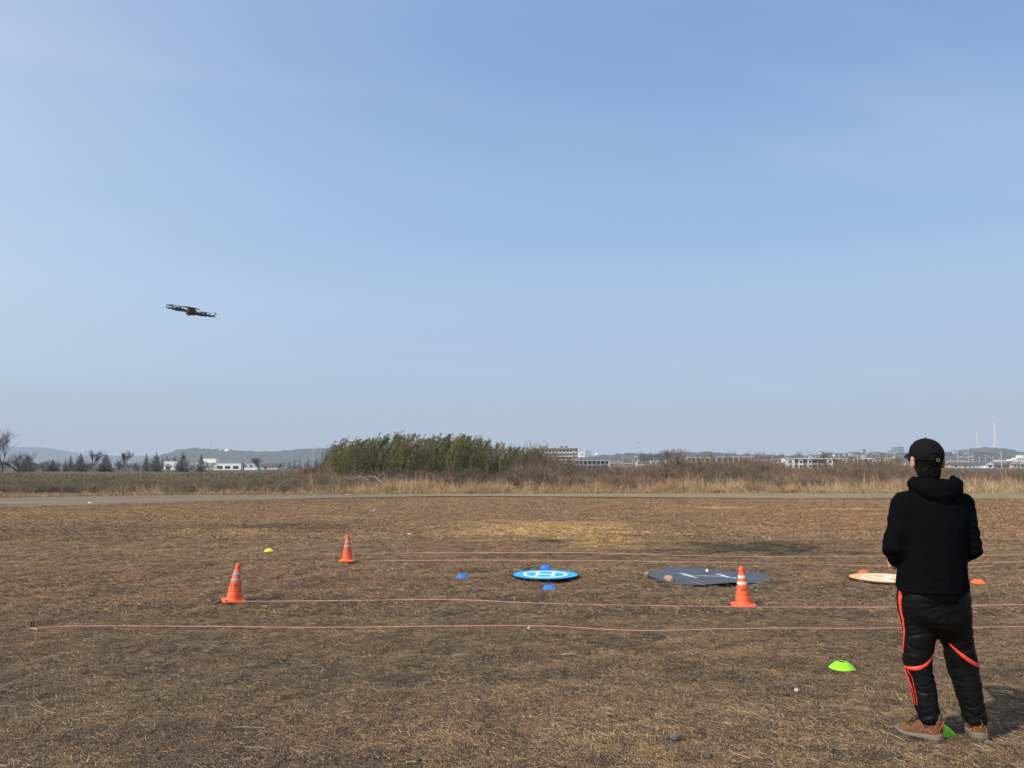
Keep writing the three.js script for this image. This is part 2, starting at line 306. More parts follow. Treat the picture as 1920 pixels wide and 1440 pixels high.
const inView = (x, z, m = 8) => Math.abs(x) < 0.70 * -z + m;
{ // pale cut straw along the far edge of the track and dry grass behind it
  const g = [0, 1, 2].map(i => reed(46, 0.35, 0.95, 0.28, 201 + i, 1.1)), low = [0, 1].map(i => reed(40, 0.12, 0.4, 0.30, 211 + i, 1.9));
  const A = g.map(() => []), B = low.map(() => []); reseed(220);
  for (let i = 0; i < 5200; i++) {
    const x = rr(-46, 46), d = rr(0.5, 9) ** 1.15, z = trackFar(x) - 0.5 - d; if (!inView(x, z, 3)) continue;
    const tall = clamp(0.75 + 1.5 * fbm(x * 0.22, z * 0.3, 3, 3)), red = clamp(0.45 + 2.2 * fbm(x * 0.16 + 7, z * 0.25, 9, 3)), left = smooth(-6, -12, x);
    if (R() < left * smooth(1.5, 4.5, d) || (d > 2.2 && fbm(x * 0.2, z * 0.25, 31, 3) < -0.06)) continue;
    const c = mix3(mix3([0.43, 0.300, 0.165], [0.28, 0.165, 0.098], red), [0.50, 0.38, 0.22], R() * 0.4);
    A[i % 3].push([x, 0, z, R() * 6.283, [rr(0.8, 1.3), rr(0.75, 1.35) * tall * lerp(1, 0.7, left) * (d < 1.6 ? 0.6 : 1.15), rr(0.8, 1.3)], c, 0.1]);
  }
  for (let i = 0; i < 1900; i++) {
    const x = rr(-46, 46), z = trackFar(x) - rr(-0.25, 1.0), k = clamp(0.5 + 2.4 * fbm(x * 0.3, 1, 2, 3)); if (!inView(x, z, 3) || R() > 0.35 + k) continue;
    const c = mix3([0.36, 0.28, 0.125], [0.17, 0.17, 0.075], R() < 0.3 ? 0.8 : R() * 0.4);
    B[i % 2].push([x, 0.02, z, R() * 6.283, [1, rr(0.4, 0.9), 1], c, 0]);
  }
  const o = thing('dry_grass', 'tall tan dry grass growing beyond the gravel track', 'grass'); o.userData.kind = 'stuff';
  g.forEach((q, k) => { scatter('grass_clump', q, plantMat, A[k], o).userData.kind = 'stuff'; }); low.forEach((q, k) => { scatter('verge_clump', q, plantMat, B[k], o).userData.kind = 'stuff'; });
}
{ // leafless scrub
  const g = [twiggy(1.7, 1.0, 7, 301), twiggy(1.7, 0.7, 8, 302), twiggy(1.7, 1.2, 6, 303)], P = g.map(() => []); reseed(310);
  const top = [[-60, 0.9], [-27, 0.9], [-24, 1.1], [-21, 1.5], [-18.5, 1.7], [-16.5, 1.8], [-15, 1.7], [0, 2.3], [1.5, 3.0], [2.6, 2.8], [3.6, 2.2], [5.2, 1.75], [6.2, 1.7], [9, 1.75], [12, 2.0], [14.6, 2.65], [17, 2.75], [19, 2.45], [22, 2.25], [26, 2.1], [30, 2.1], [33, 2.2], [36, 2.0], [41, 1.6], [46, 1.35], [60, 1.35]];
  for (let i = 0; i < 3000; i++) {
    const d = rr(49.5, 84), x = rr(-0.78, 0.78) * d, z = -d; if (z > trackFar(x) - 4) continue;
    const xe = x * 70 / d, left = smooth(-19, -26, xe);
    if (R() < left * 0.75) continue;
    if (xe > -16 && xe < 0 && d < 66 && R() < 0.82) continue;
    const h = interp(top, xe) * lerp(0.5, 1.0, smooth(50, 70, d)) * rr(0.66, 1.08) * (1 + 1.05 * fbm(x * 0.16, z * 0.07, 21, 3)) / 1.56, red = clamp(0.4 + 2 * fbm(x * 0.1, z * 0.1, 4, 2));
    const c = mix3(mix3([0.150, 0.108, 0.078], [0.235, 0.140, 0.098], red), [0.17, 0.148, 0.072], R() < 0.2 ? 0.7 : 0);
    P[i % 3].push([x, 0, z, R() * 6.283, [h * rr(0.9, 1.35), h, h * rr(0.9, 1.35)], c, 0.08]);
  }
  const o = thing('bare_scrub', 'leafless brown scrub thicket standing behind the dry grass', 'scrub'); o.userData.kind = 'stuff';
  g.forEach((q, k) => { scatter('scrub_clump', q, plantMat, P[k], o).userData.kind = 'stuff'; });
}
{ // evergreen bank on the far side of the track
  const g = [leafy(900, 0.9, 1.0, 0.8, 0.075, 321), leafy(900, 1.0, 0.8, 0.9, 0.07, 322)], P = g.map(() => []); reseed(330);
  for (let i = 0; i < 900; i++) {
    const d = rr(47.5, 62), x = -rr(8, 0.74 * d), z = -d; if (z > trackFar(x) - 3.5) continue;
    if (R() < smooth(-22, -9, x) * 0.8) continue;
    const s = lerp(0.5, 1.02, smooth(47, 58, d)) * rr(0.75, 1.1) * 1.08, q = clamp(0.5 + 2.4 * fbm(x * 0.2, z * 0.25, 3, 3));
    const c = mix3(mix3([0.070, 0.078, 0.028], [0.22, 0.20, 0.05], R() < 0.16 ? 1 : R() * 0.35), [0.26, 0.16, 0.08], q > 0.55 ? 0.8 : 0.05);
    P[i % 2].push([x, 0, z, R() * 6.283, [s * 1.2, s, s * 1.2], c, 0]);
  }
  const o = thing('bank_bushes', 'low dark green bushes covering the bank beyond the track', 'bushes'); o.userData.kind = 'stuff';
  g.forEach((q, k) => { scatter('bush_clump', q, leafMat, P[k], o).userData.kind = 'stuff'; });
  const t = [twiggy(1.1, 1.1, 7, 341), twiggy(1.1, 0.8, 7, 342)], Q = t.map(() => []);
  for (let i = 0; i < 900; i++) { const d = rr(46, 60), x = -rr(8, 0.74 * d), z = -d; if (z > trackFar(x) - 1.2) continue; const h = lerp(0.45, 1.05, smooth(46, 57, d)) * rr(0.7, 1.1), c = mix3([0.27, 0.175, 0.105], [0.19, 0.14, 0.095], R()); Q[i % 2].push([x, 0, z, R() * 6.283, [h * 1.3, h, h * 1.3], c, 0.1]); }
  t.forEach((q, k) => { scatter('twig_clump', q, plantMat, Q[k], o).userData.kind = 'stuff'; });
}
{ // bamboo grove
  function bamboo(s0, h) {
    const s = new Soup(); reseed(s0); const lean = rr(-1.2, 1.2), bend = rr(0.02, 0.075), pts = []; let o = V(0, -0.1, 0), p = 1.55;
    for (let m = 0; m <= 9; m++) { pts.push(o); o = o.clone().add(V(Math.cos(lean) * Math.cos(p), Math.sin(p), Math.sin(lean) * Math.cos(p)).multiplyScalar(h / 9)); p -= bend * m * 0.42; }
    for (let m = 0; m < 9; m++) s.stem(pts[m], pts[m + 1], 0.022 * (1 - m / 11), 0.022 * (1 - (m + 1) / 11), [0.9, 1.0, 0.7]);
    for (let i = 0; i < 54; i++) {
      const f = rr(0.18, 1), k = f * 9, m = Math.min(8, k | 0), b = pts[m].clone().lerp(pts[m + 1], k - m), t = R() * 6.283, l = lerp(0.66, 0.10, f ** 1.1) * rr(0.6, 1.2), q = rr(0.1, 0.75), e = b.clone().add(V(Math.cos(t) * Math.cos(q), Math.sin(q), Math.sin(t) * Math.cos(q)).multiplyScalar(l));
      s.stem(b, e, 0.006, 0.003, [0.9, 1, 0.7]);
      for (let j = 0; j < 34; j++) {
        const a = b.clone().lerp(e, rr(0.3, 1.05)), tt = t + rr(-1.3, 1.3), pp = rr(-0.9, 0.35), L = rr(0.075, 0.165), F = V(Math.cos(tt) * Math.cos(pp), Math.sin(pp), Math.sin(tt) * Math.cos(pp)), S = V(-Math.sin(tt), rr(-0.6, 0.6), Math.cos(tt)).normalize().multiplyScalar(L * 0.085), v = rr(0.55, 1.5), y = rr(0.85, 1.3), mm = a.clone().addScaledVector(F, L * 0.4), ee = a.clone().addScaledVector(F, L);
        s.tri(a, mm.clone().add(S), ee, [v * y, v, v * 0.8]); s.tri(a, ee, mm.clone().sub(S), [v * y, v, v * 0.8]);
      }
    }
    return s.geo();
  }
  const g = [0, 1, 2, 3].map(i => bamboo(401 + i, 4.0)), P = g.map(() => []); reseed(410);
  const top = [[-17.5, 2.5], [-16.6, 3.2], [-15.7, 3.75], [-14, 3.75], [-12.5, 3.95], [-11, 4.15], [-9, 4.1], [-7, 4.0], [-4.5, 4.05], [-3, 3.75], [-1.4, 3.4], [0, 3.1], [1.6, 2.9], [2.6, 2.4]];
  for (let i = 0; i < 900; i++) {
    const d = rr(64, 77), xe = rr(-17.3, 2.4), x = xe * d / 70, z = -d, h = interp(top, xe) * rr(0.74, 1.12) / 3.75 * d / 70;
    const c = mix3([0.098, 0.100, 0.033], [0.31, 0.27, 0.095], R() ** 1.6);
    P[R() * 4 | 0].push([x, 0, z, rr(-1.4, 1.4), [h * 0.78, h, h * 0.78], c, 0.05]);
  }
  const o = thing('bamboo_grove', 'dense green bamboo grove rising above the brown scrub', 'bamboo'); o.userData.kind = 'stuff';
  g.forEach((q, k) => { scatter('bamboo_plant', q, leafMat, P[k], o).userData.kind = 'stuff'; });
  // withered vines hanging along its foot
  const vine = [twiggy(1.9, 0.6, 12, 421, 3), reed(150, 0.7, 1.9, 0.5, 422, 2.2)], Q = vine.map(() => []);
  for (let i = 0; i < 170; i++) { const d = rr(61.5, 64.5), x = rr(-15.5, 1.5) * d / 70, c = mix3([0.15, 0.105, 0.072], [0.115, 0.10, 0.05], R()); Q[i % 2].push([x, 0, -d, R() * 6.283, [1.0, rr(0.4, 0.85), 1.0], c, 0.1]); }
  const w = thing('withered_vines', 'withered brown vines hanging along the foot of the bamboo', 'vines'); w.userData.kind = 'stuff';
  vine.forEach((q, k) => { scatter('vine_clump', q, plantMat, Q[k], w).userData.kind = 'stuff'; });
}
// fallen bare branches lying in the dry grass
{
  const wood = mat(0.34, 0.29, 0.23, 0.9), dark = mat(0.12, 0.088, 0.066, 0.9);
  const log = (label, pts, r, m, forks) => { const a = [tube(pts.map(p => V(...p)), r, 20, 6)]; for (const f of forks) a.push(tube(f.map(p => V(...p)), r * 0.55, 12, 5)); solo('fallen_branch', a, m, label, 'branch', 'fallen branches in the dry grass'); };
  log('pale forked dead branch leaning out of the grass below the bamboo', [[-7.0, 0.05, -45.9], [-8.0, 0.6, -47.5], [-8.7, 1.0, -49]], 0.017, wood, [[[-8.0, 0.6, -47.5], [-7.9, 0.95, -48], [-8.05, 1.25, -48.3]], [[-8.4, 0.85, -48.4], [-9.0, 1.0, -48.6], [-9.4, 0.9, -48.9]]]);
  log('pale bent stick rising from the grass before the bamboo', [[-9.0, 0.75, -48.5], [-9.6, 0.95, -48.7], [-10.1, 0.8, -48.9], [-10.5, 0.95, -49]], 0.014, wood, [[[-9.6, 0.95, -48.7], [-9.4, 1.25, -48.7], [-9.35, 1.45, -48.6]]]);
  log('long dark fallen trunk slanting up out of the dry grass', [[-0.7, 0.08, -45.6], [1.2, 0.55, -47], [3.0, 1.05, -48.6], [4.1, 1.3, -50]], 0.03, dark, [[[1.2, 0.55, -47], [1.6, 0.95, -47.2], [1.7, 1.2, -47.2]], [[-0.2, 0.2, -45.9], [0.4, 0.12, -46.4], [0.9, 0.1, -47]]]);
  log('thin pale stick leaning against the bank bushes', [[-14.1, 0.02, -46.0], [-13.9, 0.5, -46.4], [-13.5, 0.85, -46.8]], 0.014, wood, [[[-13.9, 0.5, -46.4], [-13.95, 0.7, -46.4], [-14.1, 0.85, -46.3]]]);
}
{ // pampas clumps that stand out
  const p = (label, x, z, s, s0) => { const t = thing('pampas_clump', label, 'grass clump', [x, 0, z], 0, 'pampas grass clumps'); part('leaves', reed(120, 0.5, 1.0, 0.3, s0, 1.8).scale(s, s, s), pampas, t); part('stalk', reed(9, 1.25, 1.7, 0.12, s0 + 1, 0.5).scale(s, s, s), pampas, t); };
  const pampas = new THREE.MeshPhysicalMaterial({ vertexColors: true, roughness: 0.9, side: THREE.DoubleSide, color: new THREE.Color().setRGB(0.42, 0.31, 0.16) });
  p('golden pampas clump with long slanting stalks before the brown scrub', 9.6, -47.6, 1.0, 501); p('spreading golden pampas clump at the track edge below the apartment block', 5.3, -45.9, 0.75, 511);
  p('golden pampas clump with thin upright stalks before the long white building', 12.6, -47.8, 0.85, 521); p('tall pale pampas clump with curved stalks below the white frame building', 22.6, -49.5, 1.05, 531); p('golden pampas clump with bowed stalks before the gabled houses', 31.3, -49, 1.05, 541);
  p('tawny pampas clump with long stalks beside the edge of the bamboo', -13.0, -50.5, 1.05, 551);
}
// ---------------------------------------------------------------- trees beyond the scrub
const bark = new THREE.MeshPhysicalMaterial({ vertexColors: true, roughness: 0.95, side: THREE.DoubleSide, color: new THREE.Color().setRGB(0.125, 0.095, 0.078) });
const needle = new THREE.MeshPhysicalMaterial({ vertexColors: true, roughness: 0.8, side: THREE.DoubleSide, color: new THREE.Color().setRGB(0.030, 0.042, 0.024) });
function bareTree(h, spread, s0, levels = 4, upright = 0.35, thick = 0.017, forkAt = 0.28) {
  const t = new Soup(), c = new Soup(); reseed(s0);
  const grow = (o, d, l, r, k) => {
    let a = o; const n = 3; for (let i = 0; i < n; i++) { const b = a.clone().addScaledVector(d, l / n); (k >= levels - 1 ? t : c).stem(a, b, r * (1 - i / n * 0.35), r * (1 - (i + 1) / n * 0.35), [1, 1, 1].map(() => rr(0.8, 1.2))); d = d.clone().add(V(rr(-1, 1), rr(-0.3, 0.6), rr(-1, 1)).multiplyScalar(0.16)).normalize(); a = b; }
    if (k > 0) { const m = k === levels ? 6 : 5; for (let i = 0; i < m; i++) grow(i === 0 ? a : o.clone().lerp(a, rr(0.45, 1)), d.clone().add(V(rr(-1, 1), rr(-0.35, 0.9) * upright * 1.6, rr(-1, 1)).multiplyScalar(spread * 1.25)).normalize(), l * rr(0.62, 0.9), r * 0.55, k - 1); }
  };
  grow(V(0, -0.1, 0), V(rr(-0.06, 0.06), 1, 0).normalize(), h * forkAt, h * thick, levels);
  const g = t.geo(), q = c.geo(); q.computeBoundingBox(); const k = h / q.boundingBox.max.y; g.scale(k, k, k); q.scale(k, k, k); return [g, q];
}
function addBare(label, x, z, h, geos, group, turn = 0) { const t = thing('bare_tree', label, 'tree', [x, 0, z], turn, group); part('trunk', geos[0], bark, t); part('crown', geos[1], bark, t); return t; }
addBare('tall leafless tree with spreading twigs at the end of the bank', -62.6, -95, 6.2, bareTree(6.8, 0.52, 601, 4, 0.5, 0.014, 0.32), 'leafless trees');
addBare('low leafless tree with slanting twigs beside the tall leafless one', -63.6, -100, 3.8, bareTree(3.7, 0.8, 602, 4), 'leafless trees');
addBare('pale thin leafless tree between two dark conifers', -135.9, -250, 7.1, bareTree(7.2, 0.5, 603, 4, 0.5), 'leafless trees');
addBare('leafless tree with a forked V shaped crown above the hedge', -120.5, -240, 6.9, bareTree(6.9, 0.34, 604, 4, 0.7), 'leafless trees');
addBare('round dense leafless tree beside the white single storey building', -108.2, -330, 5.7, bareTree(5.9, 1.0, 605, 4, 0.2, 0.018, 0.2), 'leafless trees');
addBare('leafless tree standing alone beside the red and white mast', 60.1, -300, 9, bareTree(9.1, 0.42, 606, 4), 'leafless trees');
addBare('leafless tree with branches fanned to one side above the scrub', 63.6, -300, 9, bareTree(9.1, 0.5, 607, 4), 'leafless trees');
addBare('broad round leafless tree above the long white building', 166, -420, 10.3, bareTree(10.6, 0.95, 608, 4, 0.25, 0.018, 0.22), 'leafless trees');
addBare('wide domed leafless tree behind the white steel frame', 181.2, -420, 10, bareTree(10.4, 1.1, 609, 4, 0.15, 0.018, 0.2), 'leafless trees');
addBare('small leafless tree in front of the gabled houses', 125.2, -250, 5, bareTree(5.1, 0.5, 610, 4), 'leafless trees');
addBare('grey leafless tree at the edge of the bamboo', 2.9, -82, 3.9, bareTree(3.9, 0.7, 611, 4), 'leafless trees');
addBare('slim leafless tree rising out of the thinning bamboo', 1.2, -80, 3.7, bareTree(3.7, 0.5, 612, 4), 'leafless trees');
reseed(620); { // small leafless trees in the row along the hedge
  const g = [bareTree(3.2, 0.85, 613, 3, 0.3), bareTree(3.2, 0.7, 614, 3, 0.4)];
  for (let i = 0; i < 38; i++) { const x = lerp(-148, -88, (i + rr(0.1, 0.9)) / 38), s = rr(0.75, 1.15), t = thing('small_bare_tree', 'small twiggy leafless tree in the row of conifers', 'tree', [x, 0, -rr(212, 224)], R() * 6, 'small leafless trees between the conifers'); part('trunk', g[i % 2][0], bark, t); part('crown', g[i % 2][1], bark, t); t.scale.setScalar(s); }
}
{ // evergreen shrubs that close the row
  const lm = new THREE.MeshPhysicalMaterial({ vertexColors: true, roughness: 0.8, side: THREE.DoubleSide, color: new THREE.Color().setRGB(0.055, 0.062, 0.034) }), g = [leafy(420, 1.5, 2.2, 1.3, 0.28, 630), leafy(420, 1.7, 1.8, 1.3, 0.26, 631)], st = bareTree(1.6, 0.8, 632, 2)[0]; reseed(633);
  for (let i = 0; i < 30; i++) { const t = thing('evergreen_shrub', 'dark rounded evergreen shrub filling gaps in the conifer row', 'shrub', [lerp(-150, -86, (i + R()) / 30), 0, -rr(216, 236)], R() * 6, 'evergreen shrubs in the conifer row'); part('stem', st, bark, t); part('foliage', g[i % 2], lm, t); t.scale.set(rr(0.9, 1.6), rr(0.8, 1.35), 1.1); }
}
function conifer(h, r, s0, lay = 15) {
  const t = new Soup(), c = new Soup(); reseed(s0); t.stem(V(0, -0.1, 0), V(0, h * 0.96, 0), h * 0.028, 0.02, [2.4, 1.5, 1.6]);
  for (let k = 0; k < lay; k++) {
    const f = k / (lay - 1), y = lerp(0.08, 0.98, f) * h, L = r * (1 - f) ** 0.85 * rr(0.8, 1.15) + 0.06 * r, n = 13;
    for (let i = 0; i < n; i++) {
      const a = i / n * 6.283 + R() * 0.7, l = L * rr(0.7, 1.15), dir = V(Math.cos(a), 0, Math.sin(a)), b = V(0, y + rr(-0.02, 0.03) * h, 0), e = b.clone().addScaledVector(dir, l).add(V(0, l * lerp(-0.28, 0.35, f), 0));
      t.stem(b, e, 0.02 * h / 5, 0.006, [2, 1.4, 1.4]);
      for (let j = 0; j < 22; j++) {
        const o = b.clone().lerp(e, rr(0.12, 1.02)), aa = a + rr(-1.2, 1.2), ll = l * rr(0.16, 0.32) + 0.05, q = o.clone().add(V(Math.cos(aa) * ll, rr(-0.55, 0.2) * ll, Math.sin(aa) * ll)), sd = V(-Math.sin(aa), rr(-0.7, 0.7), Math.cos(aa)).multiplyScalar(ll * 0.24), v = rr(0.5, 1.7);
        c.tri(o.clone().add(sd), q, o.clone().sub(sd), [v, v, v * rr(0.7, 1.1)]);
      }
    }
  }
  return [t.geo(), c.geo()];
}
[[-143.87, -230, 4.79, 2.39, 'wide dark conifer nearest the tall leafless tree'], [-139.5, -235, 3.56, 1.96, 'low broad conifer partly behind leafless twigs'], [-138.64, -240, 4.1, 0.83, 'thin spindly conifer of the hedge row'], [-136.98, -240, 5.1, 1.25, 'narrow conifer next to the spindly one'], [-131.19, -235, 5.67, 1.96, 'ragged dark conifer beside the distant pylons'], [-118.12, -225, 5.19, 2.18, 'bushy twin topped conifer beside the forked leafless tree'], [-113.51, -240, 5.59, 1.33, 'slim conifer behind the low twiggy trees'], [-105.91, -230, 5.75, 1.75, 'pointed dark conifer beside the small white building'], [-95.8, -225, 5.66, 1.72, 'dark pointed conifer overlapping the small white building'], [-95.38 + 2.9, -230, 5.11, 1.44, 'conifer with sparse top next to the pointed pair']]
  .forEach(([x, z, h, r, l], i) => { const t = thing('conifer_tree', l, 'tree', [x, 0, z], i, 'conifers along the hedge'), g = conifer(h, r, 640 + i); part('trunk', g[0], bark, t); part('crown', g[1], needle, t); });
{ // pine stands
  const g = [conifer(7, 2.0, 660, 10), conifer(7, 2.4, 661, 9)];
  const spots = [[-189.9, -420, 7.13, 1.46], [-187.57, -420, 7.72, 1.46], [-185.24, -424, 7.43, 1.6], [-183.2, -420, 6.84, 1.31], [-181.46, -420, 6.26, 1.17], [-143.55, -500, 5.07, 1.56], [-140.43, -500, 6.45, 1.39], [-137.31, -500, 6.45, 1.39], [-126.16, -480, 6.26, 1.33], [-121.5, -480, 6.26, 1.5], [225.24, -700, 13.25, 2.18], [228.16, -700, 13.74, 2.18], [231.07, -700, 12.77, 1.94], [234.47, -700, 13.74, 2.18], [238.35, -700, 14.22, 2.18], [241.75, -700, 13.74, 1.94], [245.15, -700, 13.25, 2.18], [247.57, -700, 11.79, 1.94]];
  const says = i => i < 5 ? ['dark pine of the clump behind the small white building', 'dark pines behind the small white building'] : i < 10 ? ['small dark pine of the row near the thin pole', 'pines near the thin pole'] : ['dark blue green pine of the row beside the long white building', 'pines beside the long white building'];
  spots.forEach(([x, z, h, r], i) => { const [l, gr] = says(i), t = thing('pine_tree', l, 'tree', [x, 0, z], i * 1.3, gr), q = g[i % 2]; part('trunk', q[0], bark, t); part('crown', q[1], needle, t); t.scale.set(r / 1.6, h / 6.9, r / 1.6); });
}
// ---------------------------------------------------------------- hills
{
  const hill = (name, d, ridge, depth, col, bump, cell) => {
    const xs = [], zs = []; for (let x = ridge[0][0]; x <= ridge[ridge.length - 1][0]; x += cell) xs.push(x); for (let k = 0; k <= 26; k++) zs.push(-(d + depth) + k / 26 * depth * 2);
    const yy = (x, z) => { const top = interp(ridge, x), f = 1 - Math.abs(z + d) / depth; return Math.max(-4, top * Math.sin(Math.max(0, f) * Math.PI / 2) ** 1.2 + bump * (fbm(x / cell / 2.6, z / cell / 5, d, 2) * 2) * Math.min(1, f * 3 + 0.15) - 2); };
    setting(name, sheet(xs, zs, yy, (x, z) => { const v = 1 + 1.9 * fbm(x / cell / 3, z / 45, 3, 3); return [col[0] * v, col[1] * v, col[2] * v]; }, 50), new THREE.MeshStandardMaterial({ vertexColors: true, roughness: 1 }));
  };
  hill('distant_hills', 4200, [[-3600, 40], [-3000, 110], [-2796, 118], [-2680, 106], [-2590, 108], [-2500, 95], [-2420, 78], [-2330, 66], [-2150, 58], [-1900, 57], [-1600, 56], [-1300, 40], [-900, 20]], 500, [0.040, 0.050, 0.040], 7, 14);
  hill('wooded_hill', 2300, [[-1030, 10], [-1010, 26], [-990, 38], [-972, 50], [-955, 55], [-870, 54], [-820, 49], [-770, 46], [-700, 46], [-640, 51], [-560, 56], [-480, 57], [-300, 56], [-150, 40], [0, 12]], 330, [0.040, 0.046, 0.034], 6, 7);
  hill('mast_hill', 1700, [[800, 4], [880, 22], [940, 32], [960, 34], [1000, 38], [1025, 43], [1062, 43], [1075, 38], [1095, 30], [1110, 32], [1140, 34], [1200, 36], [1400, 30], [1700, 12]], 200, [0.045, 0.045, 0.036], 5, 6);
  hill('town_ridge', 1300, [[60, 4], [110, 17], [190, 24], [245, 22], [290, 25], [325, 27], [380, 22], [470, 20], [540, 24], [600, 26], [660, 24], [760, 24], [900, 22], [1000, 10]], 240, [0.060, 0.056, 0.042], 5, 6);
}
// ---------------------------------------------------------------- buildings
const white = mat(0.74, 0.73, 0.69, 0.8), pale = mat(0.55, 0.53, 0.49, 0.85), beige = mat(0.46, 0.38, 0.29, 0.85), darkGlass = mat(0.03, 0.035, 0.04, 0.25), greyWall = mat(0.42, 0.43, 0.42, 0.85), roofBrown = mat(0.105, 0.06, 0.047, 0.85), roofGrey = mat(0.075, 0.078, 0.085, 0.8), concrete = mat(0.40, 0.385, 0.36, 0.9), steel = mat(0.45, 0.46, 0.47, 0.6), blueGlass = mat(0.11, 0.15, 0.18, 0.7);
function openWall(name, w, h, d, wins, m, parent, x = 0, y = 0, z = 0) {  // a block whose windows are real recesses on the front
  const s = new THREE.Shape(); s.moveTo(-w / 2, 0); s.lineTo(w / 2, 0); s.lineTo(w / 2, h); s.lineTo(-w / 2, h); s.closePath();
  for (const [a, b, c, e] of wins) { const p = new THREE.Path(); p.moveTo(a, c); p.lineTo(a, e); p.lineTo(b, e); p.lineTo(b, c); p.closePath(); s.holes.push(p); }
  const front = new THREE.ExtrudeGeometry(s, { depth: 0.25, bevelEnabled: false }).translate(0, 0, -0.25);
  const o = part(name, [front, boxAt(-w / 2, -w / 2 + 0.2, 0, h, -d, -0.26), boxAt(w / 2 - 0.2, w / 2, 0, h, -d, -0.26), boxAt(-w / 2, w / 2, h - 0.2, h - 0.002, -d, -0.26), boxAt(-w / 2 + 0.2, w / 2 - 0.2, 0, h - 0.2, -d, -d + 0.2)], m, parent);
  o.position.set(x, y, z);
  for (const [a, b, c, e] of wins) { const q = part('window', boxAt(a, b, c, e, -0.24, -0.2), darkGlass, parent); q.position.set(x, y, z); }
  return o;
}
{ // white single storey building with a roof block
  const t = thing('white_building', 'white flat roofed building with a square block on its roof', 'building', [-127.3, 0, -340]);
  openWall('wall', 16.2, 2.8, 8, [[-2.4, 0.2, 0.4, 1.7], [1.1, 3.6, 0.4, 1.7], [4.6, 7.2, 0.4, 1.7]], white, t);
  part('roof', boxAt(-8.3, 8.3, 2.8, 3.0, -8.1, 0.12), pale, t); part('roof_block', boxAt(-7.4, -3.4, 3.0, 4.9, -5, -1), white, t); part('vent_pipe', boxAt(-2.6, -2.2, 3.0, 3.9, -4, -3.6), steel, t); part('railing', boxAt(-3.2, 6, 3.35, 3.42, -1, -0.95), steel, t);
  const u = thing('grey_annex', 'low grey annex joined to the white flat roofed building', 'building', [-116.4, 0, -343]); part('wall', boxAt(-2.4, 2.6, 0, 2.7, -6, 0), greyWall, u); part('roof', boxAt(-2.5, 2.7, 2.7, 2.84, -6.1, 0.1), pale, u); part('door', boxAt(0.2, 1.3, 0.0, 2.0, -0.02, 0.04), darkGlass, u);
  const s1 = thing('white_shed', 'small low white shed beside the grey annex', 'shed', [-114.6, 0, -336]); part('wall', boxAt(-1.7, 1.7, 0, 1.0, -2, 0), white, s1); part('roof', boxAt(-1.8, 1.8, 1.0, 1.1, -2.1, 0.1), pale, s1);
  const s2 = thing('white_shed', 'white sloping shed roof near the round leafless tree', 'shed', [-108.3, 0, -325]); part('wall', boxAt(-1.2, 1.2, 0, 1.0, -2, 0), white, s2); part('roof', box(2.6, 0.1, 2.3, 0, 1.2, -1).rotateZ(-0.12), pale, s2);
  const b = thing('small_white_building', 'small plain white block with a dark doorway among conifers', 'building', [-146.6, 0, -332]); openWall('wall', 5.6, 3.6, 5, [[-2.0, 0, 0.1, 1.2]], white, b); part('roof', boxAt(-2.9, 2.9, 3.6, 3.75, -5.1, 0.1), pale, b);
  const f = thing('flat_factory', 'far off pale flat building at the foot of the wooded hill', 'building', [-340, 0, -860]); part('wall', boxAt(-8, 8, 0, 8.5, -10, 0), pale, f); part('roof_plant', boxAt(-5, -1, 8.5, 10, -7, -3), white, f); for (let i = 0; i < 5; i++) part('window', boxAt(-7 + i * 3, -5 + i * 3, 5, 6.2, 0.01, 0.05), darkGlass, f);
}
{ // apartment block of five storeys
  const t = thing('apartment_block', 'tan five storey apartment block with long balconies', 'building', [38.6, 0, -700], 0.0);
  const W = 38, F = 3.05, H = 5 * F + 2.1, wins = [];
  for (let f = 0; f < 5; f++) for (let i = 0; i < 11; i++) wins.push([-W / 2 + 1 + i * 3.2, -W / 2 + 2.9 + i * 3.2, 2.2 + f * F, 4.2 + f * F]);
  openWall('wall', W, H, 10, wins, beige, t);
  for (let f = 0; f < 5; f++) { const b = part('balcony', boxAt(-W / 2, W / 2 - 2.6, 1.0 + f * F, 2.0 + f * F, 1.2, 1.35), mat(0.56, 0.49, 0.39, 0.9), t); part('floor', boxAt(-W / 2, W / 2 - 2.6, 0.85 + f * F, 0.99 + f * F, 0.01, 1.34), concrete, b); const e = part('end_balcony', new THREE.CylinderGeometry(1.5, 1.5, 1.1, 14).translate(W / 2 - 3.2, 1.5 + f * F, 0.6), mat(0.60, 0.52, 0.41, 0.9), t); }
  part('stair_tower', boxAt(W / 2 - 0.8, W / 2 + 2.0, 0, H + 0.2, -9, -0.5), mat(0.29, 0.19, 0.14, 0.9), t); for (let f = 0; f < 5; f++) part('stair_landing', boxAt(W / 2 - 0.4, W / 2 + 1.7, 1.2 + f * F, 2.3 + f * F, -0.49, 0.4), mat(0.52, 0.45, 0.36, 0.9), t);
  part('roof', boxAt(-W / 2 - 0.3, W / 2 + 2.2, H + 0.2, H + 0.75, -10.2, 1.5), mat(0.50, 0.37, 0.27, 0.9), t);
  for (const x of [-12.5, -8.4, 6.2, 10.8]) { const u = part('roof_unit', boxAt(x - 1.6, x + 1.6, H + 0.75, H + 2.6, -6, -3), concrete, t); for (const k of [-1, 0, 1]) part('louvre', boxAt(x + k - 0.35, x + k + 0.35, H + 1.0, H + 2.3, -2.99, -2.9), darkGlass, u); }
}
